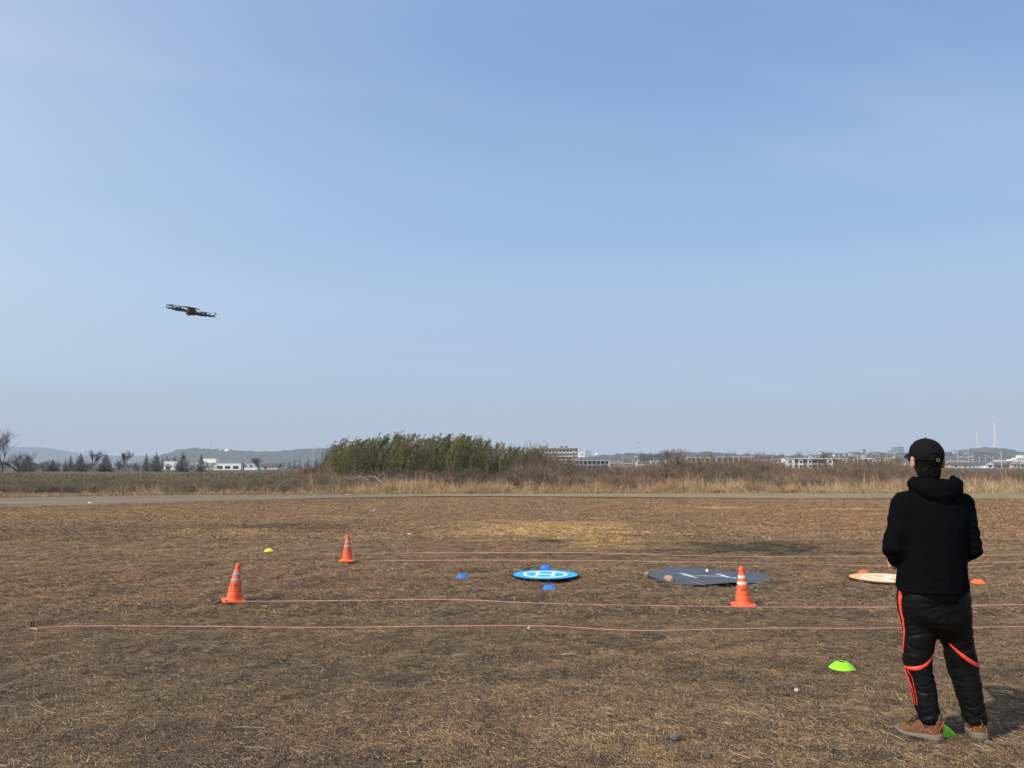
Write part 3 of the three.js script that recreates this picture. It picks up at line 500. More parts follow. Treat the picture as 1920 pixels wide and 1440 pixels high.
function frameOf(name, label, x, z, bays, bw, floors, fh, dep, m, th, fills = true, turn = 0) {  // open concrete or steel frame building
  const t = thing(name, label, 'building', [x, 0, z], turn); const W = bays * bw;
  for (let i = 0; i <= bays; i++) { part('post', boxAt(-W / 2 + i * bw - th, -W / 2 + i * bw + th, 0, floors * fh, -th, th), m, t); }
  for (let f = 1; f <= floors; f++) part('beam', boxAt(-W / 2, W / 2, f * fh - th, f * fh + th, -th - 0.05, th + 0.05), m, t);
  if (fills) { part('back_wall', boxAt(-W / 2, W / 2, 0, floors * fh - th - 0.05, -dep - 0.2, -dep), greyWall, t); part('floor', boxAt(-W / 2, W / 2, fh - 0.3, fh - 0.05, -dep, -th - 0.06), concrete, t); part('roof', boxAt(-W / 2, W / 2, floors * fh - 0.2, floors * fh - 0.02, -dep, -th - 0.06), pale, t); for (let i = 0; i < bays; i++) for (let f = 0; f < floors; f++) part('window', boxAt(-W / 2 + i * bw + th * 2.4, -W / 2 + (i + 1) * bw - th * 2.4, f * fh + fh * 0.28, f * fh + fh * 0.85, -1.6, -1.5), darkGlass, t); }
  return t;
}
frameOf('steel_frame', 'grey steel frame structure beside the tan apartment block', 39.9, -385, 8, 2.15, 2, 2.2, 5, steel, 0.13);
frameOf('white_frame_building', 'white building with six square framed bays', 196, -428, 3, 3.1, 2, 2.9, 5, white, 0.28);
frameOf('thin_gantry', 'thin pale gantry joined to the white framed building', 185.8, -428, 4, 2.6, 1, 5.7, 3, steel, 0.10, false);
frameOf('banded_building', 'long low building with white horizontal bands behind scrub', 226, -780, 7, 5.4, 2, 5.5, 8, concrete, 0.5);
frameOf('pale_depot', 'long pale depot roof beyond the dark treeline', 188, -780, 5, 4.6, 1, 10.5, 6, pale, 0.4);
{ // long white building with alternating dark bays
  const t = thing('long_white_building', 'long white two storey building with dark recessed bays', 'building', [159.5, 0, -405]);
  const W = 32.3, H = 5.4; part('roof', boxAt(-W / 2 - 0.2, W / 2 + 0.2, H, H + 0.3, -8, 0.5), white, t); part('rear_wall', boxAt(-W / 2, W / 2, 0, H, -8, -7.8), greyWall, t);
  for (const [a, b] of [[-16.1, -11.4], [-9.2, -7.0], [-4.4, -2.2], [5.6, 8.6], [13.2, 16.1]]) { const p = part('wall', boxAt(a, b, 0, H - 0.01, -7, 0), white, t); for (const y of [0.9, 3.2]) part('window', boxAt((a + b) / 2 - 0.75, (a + b) / 2 + 0.75, y, y + 1.35, 0.0, 0.06), darkGlass, p); }
  for (const [a, b] of [[-11.4, -9.2], [-7, -4.4], [-2.2, 1.2], [1.2, 5.6], [8.6, 13.2]]) { const p = part('recess', boxAt(a + 0.02, b - 0.02, 0, H - 0.02, -7, -1.6), pale, t); for (const y of [0.5, 3.1]) part('glazing', boxAt(a + 0.25, b - 0.25, y, y + 1.9, -1.59, -1.52), darkGlass, p); part('balcony_rail', boxAt(a + 0.02, b - 0.02, 2.6, 3.0, -0.3, -0.2), pale, p); }
}
reseed(690); { // low buildings in the line beyond the scrub, each with its own front
  const tones = [white, pale, greyWall, beige, concrete, white];
  [[1086, 470, 9, 4.2], [1118, 640, 12, 5.0], [1152, 560, 8, 4.4], [1172, 700, 13, 6.8], [1205, 620, 10, 5.6], [1228, 720, 9, 6.4], [1262, 660, 12, 7.0], [1430, 560, 10, 6.6], [1448, 620, 9, 7.2], [1488, 520, 11, 6.6], [1536, 560, 9, 7.2], [1592, 540, 7, 6.4], [1652, 520, 9, 6.0], [1676, 560, 8, 6.2], [1786, 620, 9, 5.6], [1812, 640, 8, 6.0]].forEach(([b, d, w, h], i) => {
    const t = thing('low_building', 'low flat fronted building in the line beyond the scrub', 'building', [(b - 960) / 1442 * d, 0, -d], rr(-0.2, 0.2), 'low buildings beyond the scrub'), m = tones[i % 6], n = Math.round(w / 2.2);
    part('wall', boxAt(-w / 2, w / 2, 0, h, -6, 0), m, t); part('roof', i % 3 ? boxAt(-w / 2 - 0.3, w / 2 + 0.3, h, h + 0.35, -6.3, 0.3) : new THREE.CylinderGeometry(0.01, w * 0.56, 1.5, 4, 1).rotateY(Math.PI / 4).scale(1, 1, 0.7).translate(0, h + 0.75, -3), [roofGrey, roofBrown, pale][i % 3], t);
    for (let k = 0; k < n; k++) for (const y of h > 5.4 ? [h - 2.1, h - 4.6] : [h - 2.1]) part('window', boxAt(-w / 2 + 0.5 + k * (w - 1) / n + 0.2, -w / 2 + 0.5 + (k + 1) * (w - 1) / n - 0.3, y, y + 1.2, 0.01, 0.06), darkGlass, t);
  });
}
function house(label, x, z, w, h, d, roofH, turn, wall, roof, gableFront, wins, group) {
  const t = thing('house', label, 'house', [x, 0.3, z], turn, group);
  part('wall', boxAt(-w / 2, w / 2, 0, h, -d, 0), wall, t);
  const s = new THREE.Shape(), o = 0.5, span = gableFront ? w : d; s.moveTo(-span / 2 - o, h - 0.1); s.lineTo(span / 2 + o, h - 0.1); s.lineTo(0, h + roofH); s.closePath();
  const g = new THREE.ExtrudeGeometry(s, { depth: (gableFront ? d : w) + 0.8, bevelEnabled: false }).translate(0, 0.003, -((gableFront ? d : w) + 0.8) / 2); if (!gableFront) g.rotateY(Math.PI / 2);
  const r = part('roof', g.translate(0, 0, -d / 2), roof, t);
  if (gableFront) { const q = new THREE.Shape(); q.moveTo(-span / 2 + 0.15, h); q.lineTo(span / 2 - 0.15, h); q.lineTo(0, h + roofH * 0.8); q.closePath(); part('gable', new THREE.ExtrudeGeometry(q, { depth: 0.1, bevelEnabled: false }).translate(0, 0, 0.41), wall, r); for (const k of [-1, 1]) part('barge_board', bar(V(k * (span / 2 + o), h, 0.5), V(0, h + roofH + 0.1, 0.5), 0.18, 0.18, 4), white, r); }
  for (const [a, b, c, e] of wins) part('window', boxAt(a, b, c, e, 0.01, 0.08), darkGlass, t);
  return t;
}
const HG = 'gabled houses beyond the dry grass';
house('low house with a long brown roof and pale walls behind the pilot', 320, -550, 14.5, 2.2, 8, 2.0, 0, pale, roofBrown, false, [[-5, -3.6, 0.6, 1.8], [1.5, 3, 0.6, 1.8], [5, 6, 0.4, 1.9]], HG);
house('white house with a dark grey roof and a row of narrow windows', 332.5, -552, 9.8, 2.3, 7, 2.0, 0, white, roofGrey, false, [[-2.6, -2, 0.5, 1.8], [-1.2, -0.6, 0.5, 1.8], [0.4, 1, 0.5, 1.8]], HG);
house('white house with a gabled front and a square window', 339.3, -549, 5.2, 2.3, 7, 1.6, 0, white, roofGrey, true, [[-1.1, 1.3, 0.5, 2.0]], HG);
house('dark brown walled house with a wide brown roof', 348, -552, 13, 1.9, 7, 2.1, 0, mat(0.16, 0.10, 0.075, 0.9), roofBrown, false, [[-2, 3, 0.4, 1.5]], HG);
house('beige house with a narrow gabled front behind the concrete pole', 357, -549, 4.2, 2.9, 7, 1.6, 0, beige, roofBrown, true, [[-0.7, 0.7, 1.0, 2.3]], HG);
house('grey green gabled house with a wide dark window', 363.5, -549, 6, 2.5, 7, 1.6, 0, mat(0.34, 0.36, 0.32, 0.9), roofGrey, true, [[-1.7, 1.7, 0.9, 2.2]], HG);
house('pale house with a broad grey roof at the end of the row', 371, -551, 7, 2.4, 7, 1.9, 0, pale, roofGrey, false, [[-2, 0, 0.6, 2]], HG);
house('small tan hipped house half hidden in the scrub', 191, -395, 5.4, 1.7, 5, 1.3, 0, beige, mat(0.30, 0.24, 0.19, 0.9), true, [[-0.8, 0.8, 0.4, 1.4]], HG);
house('small cream gabled house close to the pilot cap', 197.6, -388, 3.4, 1.6, 5, 1.0, 0, mat(0.55, 0.47, 0.36, 0.9), roofBrown, true, [[-0.6, 0.6, 0.4, 1.2]], HG);
house('low brown roofed house beyond the leafless shrubs near the bamboo', -100.5, -320, 7, 1.2, 5, 1.2, 0, white, roofBrown, false, [[-2, -1, 0.2, 0.9]], HG);
{
  const t = thing('pale_warehouse', 'long low pale roofed warehouse behind the gabled houses', 'building', [386, 0, -600]); part('wall', boxAt(-7, 7, 0, 5.6, -8, 0), greyWall, t); part('roof', boxAt(-7.4, 7.4, 5.6, 6.3, -8.2, 0.2), white, t); part('roof_vent', boxAt(1, 4, 6.3, 7, -5, -3), white, t);
  const b = thing('white_flats', 'white stepped block on the slope above the warehouse', 'building', [463, 0, -700]); part('wall', boxAt(-5.5, 5.5, 0, 9.5, -8, 0), white, b); part('upper_storey', boxAt(-2, 5, 9.5, 11.5, -7, -0.5), white, b); for (let i = 0; i < 5; i++) for (let f = 0; f < 2; f++) part('window', boxAt(-5 + i * 2.1, -4 + i * 2.1, 4.6 + f * 2.5, 6 + f * 2.5, 0.01, 0.06), darkGlass, b);
  const s = thing('tiled_school', 'pinkish three storey block among the hillside houses', 'building', [376, 0, -775]); part('wall', boxAt(-5.2, 5.2, 0, 11, -8, 0), mat(0.40, 0.31, 0.28, 0.9), s); for (let f = 0; f < 3; f++) for (let i = 0; i < 6; i++) part('window', boxAt(-4.8 + i * 1.65, -3.8 + i * 1.65, 3.6 + f * 2.4, 5 + f * 2.4, 0.01, 0.06), white, s); part('roof', boxAt(-5.4, 5.4, 11, 11.5, -8.2, 0.2), roofBrown, s);
  const g = thing('glass_office', 'hazy blue glass office block on the skyline', 'building', [1255, 0, -2500]); part('tower', boxAt(-16, 1, 30, 64, -20, 0), blueGlass, g); part('side_tower', boxAt(1.2, 15.5, 30, 65, -22, -1), mat(0.075, 0.10, 0.125, 0.7), g); part('podium', boxAt(-17, 16.5, 0, 29.9, -24, 1), concrete, g); for (let k = 0; k < 7; k++) part('spandrel', boxAt(-16, 1, 32 + k * 4.6, 32.8 + k * 4.6, 0.02, 0.2), mat(0.3, 0.36, 0.4, 0.4), g);
  const w = thing('white_hall', 'far white hall with a sloping roof beyond the apartments', 'building', [145, 0, -1600]); part('wall', boxAt(-6, 6, 20, 31, -12, 0), white, w); part('lower_wing', boxAt(-14, -6, 20, 26, -10, -1), white, w); part('base', boxAt(-14, 6, 0, 20, -14, -1), concrete, w); part('window', boxAt(-3, 3, 25, 27, 0.02, 0.2), blueGlass, w);
  const q = thing('grey_office', 'far blue grey office block next to the white hall', 'building', [159, 0, -1600]); part('tower', boxAt(-6, 6, 0, 34, -12, 0), mat(0.24, 0.29, 0.34, 0.4), q); for (let k = 0; k < 4; k++) part('window_band', boxAt(-5.6, 5.6, 26 + k * 2, 27 + k * 2, 0.02, 0.15), mat(0.4, 0.46, 0.5, 0.3), q);
  const c = thing('silver_tank', 'small round white tank beside the far grey office', 'tank', [176, 0, -1600]); part('dome', new THREE.SphereGeometry(3.6, 16, 12).translate(0, 26, 0), white, c); part('stand', boxAt(-2, 2, 0, 23.5, -2, 2), concrete, c);
  for (const [x, y, l] of [[-842, 43, 'white dome on the wooded hill beside the thin mast'], [-821, 43, 'larger white dome at the foot of the thin hill mast']]) { const o = thing('hill_dome', l, 'dome', [x, y, -2225], 0, 'domes on the wooded hill'); part('shell', new THREE.SphereGeometry(x > -830 ? 8 : 6.5, 18, 12, 0, 6.283, 0, 1.7), white, o); part('ring_wall', new THREE.CylinderGeometry(8, 8, 4, 18).translate(0, -2, 0), white, o); }
}
reseed(700); { // houses far off on the slopes: each its own, too small to show more than wall and roof
  const walls = [white, pale, beige, greyWall], roofs = [roofBrown, roofGrey, roofGrey];
  const shape = (w, h, d, r) => { const s = new THREE.Shape(); s.moveTo(-d / 2 - 0.4, h - 0.05); s.lineTo(d / 2 + 0.4, h - 0.05); s.lineTo(0, h + r); s.closePath(); return [boxAt(-w / 2, w / 2, -4, h, -d / 2, d / 2), new THREE.ExtrudeGeometry(s, { depth: w + 0.8, bevelEnabled: false }).translate(0, 0, -w / 2 - 0.4).rotateY(Math.PI / 2)]; };
  const kinds = [shape(9, 5, 7, 2.4), shape(12, 5.5, 8, 2.2), shape(8, 3.5, 7, 2)];
  const rows = [ // x0, x1, z0, z1, y0, y1, how many, label, group
    [560, 745, -1150, -1270, 8, 25, 46, 'small house in the crowd on the slope below the glass office', 'houses on the slope below the glass office'],
    [440, 545, -1120, -1230, 10, 22, 14, 'small house on the ridge between two round leafless trees', 'houses on the ridge between leafless trees'],
    [150, 330, -1080, -1200, 5, 16, 18, 'small far house between the apartment block and treeline', 'houses beyond the steel frame'],
    [-830, -500, -1900, -1990, 0, 9, 34, 'tiny far house at the foot of the wooded hill', 'houses at the foot of the wooded hill'],
    [-1290, -1120, -1850, -1950, 0, 8, 12, 'tiny far house below the distant blue hill', 'houses below the distant blue hill'],
    [640, 860, -1050, -1120, 0, 8, 16, 'small far house at the foot of the mast hill', 'houses at the foot of the mast hill'],
  ];
  for (const [x0, x1, z0, z1, y0, y1, n, l, gr] of rows) for (let i = 0; i < n; i++) {
    const f = R(), k = kinds[R() * 3 | 0], t = thing('far_house', l, 'house', [lerp(x0, x1, R()), lerp(y0, y1, f), lerp(z0, z1, f)], rr(-0.5, 0.5) + (R() < 0.4 ? 1.57 : 0), gr);
    t.scale.setScalar(rr(0.4, 0.62)); part('wall', k[0], walls[R() * 4 | 0], t); part('roof', k[1], roofs[R() * 3 | 0], t);
  }
}
{ // far woods on the ridge, each read as one dark mass
  const g = [conifer(9, 3.2, 710, 7)[1], leafy(260, 5, 7, 5, 1.3, 711)];
  const wood = (name, label, x0, x1, z, y, n, s, col) => { reseed(720 + n); const A = [[], []]; for (let i = 0; i < n; i++) { const k = R() < 0.4 ? 0 : 1; A[k].push([rr(x0, x1), y + rr(-1, 1), z + rr(-14, 14), R() * 6, s * rr(0.7, 1.2), k ? col : [1, 1, 1], 0]); } const o = thing(name, label, 'trees'); o.userData.kind = 'stuff'; scatter('far_conifer', g[0], needle, A[0], o).userData.kind = 'stuff'; scatter('far_crown', g[1], plantMat, A[1], o).userData.kind = 'stuff'; };
  wood('far_treeline', 'dark treeline on the ridge behind the red and white mast', 180, 228, -1100, 10, 42, 1.2, [0.045, 0.055, 0.035]);
  wood('far_treeline_001', 'dark flat treeline above the long pale depot', 215, 262, -930, 7, 40, 0.95, [0.04, 0.05, 0.03]);
  wood('far_treeline_002', 'grey brown trees on the ridge among the far houses', 300, 760, -1240, 14, 60, 1.2, [0.09, 0.08, 0.06]);
  wood('far_treeline_003', 'dark clump of trees beside the hill with masts', 1085, 1150, -1600, 22, 26, 1.9, [0.045, 0.055, 0.04]);
  wood('far_treeline_004', 'low trees before the town at the foot of the wooded hill', -560, -380, -1500, 0, 30, 1.2, [0.05, 0.055, 0.04]);
  wood('far_treeline_005', 'low dark trees spread below the distant blue hill', -900, -700, -1300, 0, 40, 1.1, [0.05, 0.055, 0.045]);
}
// ---------------------------------------------------------------- poles, masts and wires
const poleMat = mat(0.46, 0.45, 0.43, 0.8), redPaint = mat(0.50, 0.10, 0.07, 0.6);
function pole(label, x, z, h, r, arms, group) { const t = thing('utility_pole', label, 'pole', [x, 0, z], 0, group); part('shaft', new THREE.CylinderGeometry(r * 0.65, r, h, 10).translate(0, h / 2, 0), poleMat, t); for (const [y, w] of arms) { part('cross_arm', boxAt(-w / 2, w / 2, y, y + 0.14, -0.08 - r, -r), steel, t); for (const k of [-0.45, 0, 0.45]) part('insulator', boxAt(k * w - 0.06, k * w + 0.06, y + 0.141, y + 0.36, -0.07 - r, -0.01 - r), white, t); } return t; }
const PG = 'poles beyond the scrub';
pole('thin dark grey pole before the wooded hill beside the bamboo', -51.4, -200, 7.4, 0.1, [], PG);
pole('concrete pole standing before the gabled houses', 329.3, -520, 11.3, 0.28, [[10.2, 1.6], [9.2, 1.4]], PG);
pole('pole with arms rising by the white hall of the far town', 84.5, -590, 11.8, 0.22, [[10.8, 1.6]], PG);
pole('short pole below the red and white mast', 97.5, -600, 9.5, 0.2, [[8.8, 1.5]], PG);
pole('white pole at the corner of the long white building', 169.3, -400, 8.0, 0.22, [[7.3, 1.4]], PG);
pole('slim pole rising from the scrub near the row of pines', 175, -520, 10.2, 0.2, [[9.4, 1.5]], PG);
pole('slim pole before the banded building', 195, -630, 12.8, 0.22, [[12, 1.6]], PG);
[[1792, 846], [1812, 842], [1832.5, 856], [1843.4, 856], [1857, 857], [1869, 857], [1778, 857], [1903, 852], [1100, 858], [1128, 860], [1224, 858], [1340, 853], [1384, 851], [1470, 856], [1618, 855], [1640, 857], [1660, 852]].forEach(([b, y], i) => { const d = 640; pole('slim pale pole of the power line beyond the scrub', (b - 960) * d / 1442, -d, 1.6 + (874 - y) * d / 1442, 0.26, [[(874 - y) * d / 1442 + 0.6, 2.2]], 'poles of the power line beyond the scrub'); });
{ // wires between those poles
  const wm = mat(0.03, 0.03, 0.03, 0.7); const xs = [330, 378, 430];
  [[13.4, 'highest'], [11.2, 'second'], [8.9, 'third'], [7.4, 'lowest']].forEach(([y, l]) => solo('power_line', tube([V(345, y, -640), V(380, y - 0.4, -640), V(430, y - 0.1, -640)], 0.07, 24, 4), wm, `${l} black power line strung below the mast hill`, 'cable', 'power lines'));
}
function lattice(name, label, x, y0, z, h, w0, w1, m1, m2, segs, cat, extra) {
  const t = thing(name, label, cat, [x, y0, z]); const wAt = f => lerp(w0, w1, f ** 0.6), r = h * 0.006;
  for (let k = 0; k < segs; k++) {
    const a = k / segs, b = (k + 1) / segs, A = wAt(a), B = wAt(b), ya = a * h, yb = b * h, l = [], c = [[-1, -1], [1, -1], [1, 1], [-1, 1]];
    c.forEach(([p, q], i) => { const [p2, q2] = c[(i + 1) % 4]; l.push(bar(V(p * A, ya, q * A), V(p * B, yb, q * B), r, r, 4), bar(V(p * A, ya, q * A), V(p2 * B, yb, q2 * B), r * 0.6, r * 0.6, 3), bar(V(p * B, yb, q * B), V(p2 * B, yb, q2 * B), r * 0.6, r * 0.6, 3)); });
    part('section', l, k % 2 ? m2 : m1, t);
  }
  extra?.(t); return t;
}
lattice('radio_mast', 'red and white banded radio mast above the far treeline', 326, 20, -2000, 46, 3.0, 0.8, redPaint, white, 7, 'mast', t => part('antenna', new THREE.CylinderGeometry(0.5, 0.8, 9, 8).translate(0, 50, 0), white, t));
lattice('broadcast_tower', 'white broadcast tower with a wide base on the hilltop', 1066, 36, -1700, 48, 4.4, 1.0, white, white, 9, 'tower', t => { part('platform', new THREE.CylinderGeometry(2.4, 1.6, 2, 12).translate(0, 36, 0), steel, t); part('antenna', new THREE.CylinderGeometry(0.9, 1.1, 16, 8).translate(0, 54, 0), white, t); });
lattice('slender_mast', 'faint slender mast on the hill beside the broadcast tower', 1026, 40, -1700, 40, 1.2, 0.6, white, pale, 8, 'mast', t => part('platform', new THREE.CylinderGeometry(1.8, 1.2, 1.6, 12).translate(0, 37, 0), steel, t));
for (const [x, l] of [[-848, 'lattice pylon with two arms nearest the distant blue hill'], [-828, 'lattice pylon with two arms beside the ragged conifer']]) lattice('pylon', l, x, 0, -1500, 31, 2.4, 0.7, steel, steel, 7, 'pylon', t => { for (const y of [22, 28]) part('cross_arm', boxAt(-6, 6, y, y + 0.8, -0.4, 0.4), steel, t); });
for (const [x, y0, z, h, l] of [[-890, 52, -2280, 30, 'thin dark mast on the crest of the wooded hill'], [-820, 44, -2260, 24, 'thin dark mast between the white domes'], [247, 6, -900, 16, 'thin dark pylon above the pale depot'], [372, 5, -980, 17, 'thin dark pylon beside the broad round leafless tree'], [139, 5, -1250, 22, 'thin dark mast next to the apartment block']]) lattice('thin_mast', l, x, y0, z, h, 1.0, 0.4, steel, steel, 6, 'mast', t => part('antenna', new THREE.CylinderGeometry(0.15, 0.2, 4, 6).translate(0, h + 2, 0), steel, t));
// ---------------------------------------------------------------- things on the field
const orange = mat(0.88, 0.105, 0.022, 0.5), orangeWorn = mat(0.92, 0.115, 0.024, 0.55, { vertexColors: true }), orangeBase = mat(0.90, 0.125, 0.028, 0.55), bandGrey = mat(0.34, 0.31, 0.31, 0.4, { metalness: 0.1 }), bandWhite = mat(0.58, 0.56, 0.53, 0.4), ink = mat(0.012, 0.010, 0.010, 0.7);
const gy = (x, z) => groundY(x, z);
const lathe = (pts, n = 40) => new THREE.LatheGeometry(pts.map(([r, y]) => new THREE.Vector2(r, y)), n);
function cone(label, x, z, turn, tilt, letter, band, h = 0.44) {
  const t = thing('traffic_cone', label, 'traffic cone', [x, gy(x, z) + 0.012, z], turn, 'orange traffic cones'); t.rotation.order = 'YXZ'; t.rotation.z = tilt;
  const k = h / 0.44, rAt = y => interp([[0.024, 0.094], [0.05, 0.086], [0.22, 0.060], [0.36, 0.036], [0.415, 0.030], [0.44, 0.026]], y) * k / k;
  const s = 0.128, sq = new THREE.Shape(); const c = 0.028; sq.moveTo(-s + c, -s); sq.lineTo(s - c, -s); sq.lineTo(s, -s + c); sq.lineTo(s, s - c); sq.lineTo(s - c, s); sq.lineTo(-s + c, s); sq.lineTo(-s, s - c); sq.lineTo(-s, -s + c); sq.closePath();
  part('base', new THREE.ExtrudeGeometry(sq, { depth: 0.016, bevelEnabled: true, bevelSize: 0.004, bevelThickness: 0.004, bevelSegments: 2 }).rotateX(-Math.PI / 2).translate(0, 0.004, 0), orangeBase, t);
  const prof = [[0.100, 0.021]]; for (let y = 0.03; y <= 0.412; y += 0.006) prof.push([rAt(y) + 0.0012 * Math.sin(y * 95) + (Math.abs(y - 0.135) < 0.006 ? 0.003 : 0), y]); prof.push([0.031, 0.416], [0.0275, 0.419], [0.026, 0.437], [0.022, 0.440], [0.017, 0.438], [0.016, 0.40]);
  const cg = lathe(prof, 48), cp = cg.attributes.position, cc = []; for (let i = 0; i < cp.count; i++) { const q = clamp(0.35 + 1.6 * fbm(cp.getX(i) * 26 + x, cp.getY(i) * 17, cp.getZ(i) * 26 + z, 4)), w = 1 - 0.30 * q; cc.push(w, w * (1 + 0.5 * q * 0.4), w * (1 + 1.2 * q)); } cg.setAttribute('color', new THREE.Float32BufferAttribute(cc, 3));   // scuffs and dried mud
  part('cone_body', cg, orangeWorn, t);
  for (const [a, b] of [[0.240, 0.272], [0.309, 0.341]]) part('reflective_band', lathe([[rAt(a) + 0.0022, a], [rAt(a) + 0.0034, a + 0.001], [rAt(b) + 0.0034, b - 0.001], [rAt(b) + 0.0022, b]]), band, t);
  const strokes = { A: [[[-0.5, 0], [0, 1]], [[0, 1], [0.5, 0]], [[-0.3, 0.38], [0.33, 0.42]]], B: [[[-0.45, 0], [-0.38, 1]], [[-0.38, 1], [0.25, 0.95], [0.32, 0.72], [-0.1, 0.54]], [[-0.1, 0.54], [0.42, 0.45], [0.4, 0.12], [-0.45, 0]]], D: [[[-0.4, 0], [-0.38, 1]], [[-0.38, 1], [0.25, 0.88], [0.42, 0.45], [0.2, 0.1], [-0.4, 0]]] }[letter];
  const lines = strokes.map(st => { const pts = []; for (let i = 0; i + 1 < st.length; i++) for (let q = 0; q <= 6; q++) { if (i && !q) continue; const u = lerp(st[i][0], st[i + 1][0], q / 6) * 0.066, y = 0.150 + lerp(st[i][1], st[i + 1][1], q / 6) * 0.074, r = rAt(y) + 0.0016, a = u / r; pts.push(V(Math.sin(a) * r, y, Math.cos(a) * r)); } return tube(pts, 0.0021, 24, 5); });
  const L = part('letter', lines, ink, t); L.rotation.y = -turn + Math.atan2(-x, -z + 0) + (letter === 'A' ? 0.18 : letter === 'B' ? -0.35 : -0.25) - Math.atan2(0, 1); L.userData.label = `hand drawn black letter ${letter}`;
  t.scale.setScalar(k); return t;
}
cone('orange traffic cone with whitish bands marked with the letter A', 2.673, -9.11, -0.12, 0.02, 'A', bandWhite, 0.445);
cone('tilted orange traffic cone marked B beside the black peg', -3.27, -9.25, 0.42, -0.09, 'B', bandGrey, 0.44);
cone('orange traffic cone with grey bands marked with the letter D', -2.755, -13.1, 0.1, 0, 'D', bandGrey, 0.435);
// flat saucer cones
function saucer(label, x, z, col, tilt = 0, turn = 0, group) {
  const t = thing('marker_disc', label, 'marker', [x, gy(x, z) + 0.004, z], turn, group); t.rotation.order = 'YXZ'; t.rotation.x = tilt;
  part('shell', lathe([[0.024, 0.048], [0.028, 0.0505], [0.034, 0.0500], [0.050, 0.044], [0.075, 0.026], [0.092, 0.010], [0.0975, 0.002], [0.099, 0.0], [0.0955, -0.001], [0.089, 0.0065], [0.073, 0.022], [0.049, 0.040], [0.033, 0.046], [0.0255, 0.0465], [0.024, 0.048]], 40), col, t);
  part('rim', new THREE.TorusGeometry(0.0975, 0.0026, 8, 48).rotateX(Math.PI / 2).translate(0, 0.0015, 0), col, t);
}
const plastic = (r, g, b) => mat(r, g, b, 0.42, { transmission: 0.12, thickness: 0 });
const blue = plastic(0.012, 0.19, 0.72), lime = plastic(0.30, 0.72, 0.008), tang = plastic(0.92, 0.155, 0.02), yellow = plastic(0.82, 0.72, 0.02);
saucer('blue marker disc standing apart between cone D and the blue pad', -0.71, -11.24, blue, 0, 0, 'blue marker discs'); saucer('blue marker disc behind the blue landing pad', 0.531, -12.35, blue, 0.06, 0.4, 'blue marker discs'); saucer('blue marker disc in front of the blue landing pad', 0.494, -10.36, blue, 0, 1, 'blue marker discs');
saucer('yellow marker disc beyond the tilted cone', -4.58, -14.75, yellow, 0, 0, 'yellow marker discs'); saucer('orange marker disc behind the orange landing pad', 5.27, -11.75, tang, 0, 0, 'orange marker discs'); saucer('orange marker disc on open grass beside the pilot', 6.42, -10.82, tang, 0, 0, 'orange marker discs');
saucer('lime green marker disc alone on the brown grass', 2.604, -6.27, lime, 0, 0, 'lime marker discs'); saucer('lime green marker disc lying at the shoe of the pilot', 2.545, -4.80, lime, 0.05, 0, 'lime marker discs');
// landing pads
function pad(label, x, z, turn, r, face, rim, weightAt) {
  const t = thing('landing_pad', label, 'landing pad', [x, gy(x, z) + 0.030, z], turn); const wh = mat(0.80, 0.80, 0.78, 0.6);
  const g = new THREE.CircleGeometry(r, 96, 0, 6.2832).rotateX(-Math.PI / 2);
  part('mat', new THREE.CylinderGeometry(r, r, 0.010, 96).translate(0, 0.001, 0), face, t);
  part('rim', new THREE.TorusGeometry(r, 0.011, 10, 96).rotateX(Math.PI / 2), rim, t);
  part('ring', lathe([[r * 0.60, 0.006], [r * 0.60, 0.0085], [r * 0.68, 0.0085], [r * 0.68, 0.006]], 80), wh, t);
  const a = r * 0.24, hh = r * 0.40, w = r * 0.055; part('letter_h', [boxAt(-a - w, -a + w, 0.006, 0.0086, -hh, hh), boxAt(a - w, a + w, 0.006, 0.0086, -hh, hh), boxAt(-a + w, a - w, 0.006, 0.0086, -w, w)], wh, t);
  if (weightAt) { const q = part('strap', tube([V(weightAt[0], 0.0, weightAt[1]), V(weightAt[0] * 1.08, 0.028, weightAt[1] * 1.08), V(weightAt[0] * 1.14, 0.01, weightAt[1] * 1.16)], 0.011, 10, 6), ink, t); }
}
pad('round blue landing pad with a white ring and letter H', 0.481, -11.34, -0.12, 0.475, mat(0.022, 0.40, 0.72, 0.5), mat(0.01, 0.02, 0.06, 0.6), [-0.475, -0.10]);
pad('round orange landing pad with a white ring and letter H', 5.26, -11.02, 0.28, 0.50, mat(0.86, 0.44, 0.15, 0.5), mat(0.05, 0.02, 0.02, 0.6), [-0.10, 0.47]);
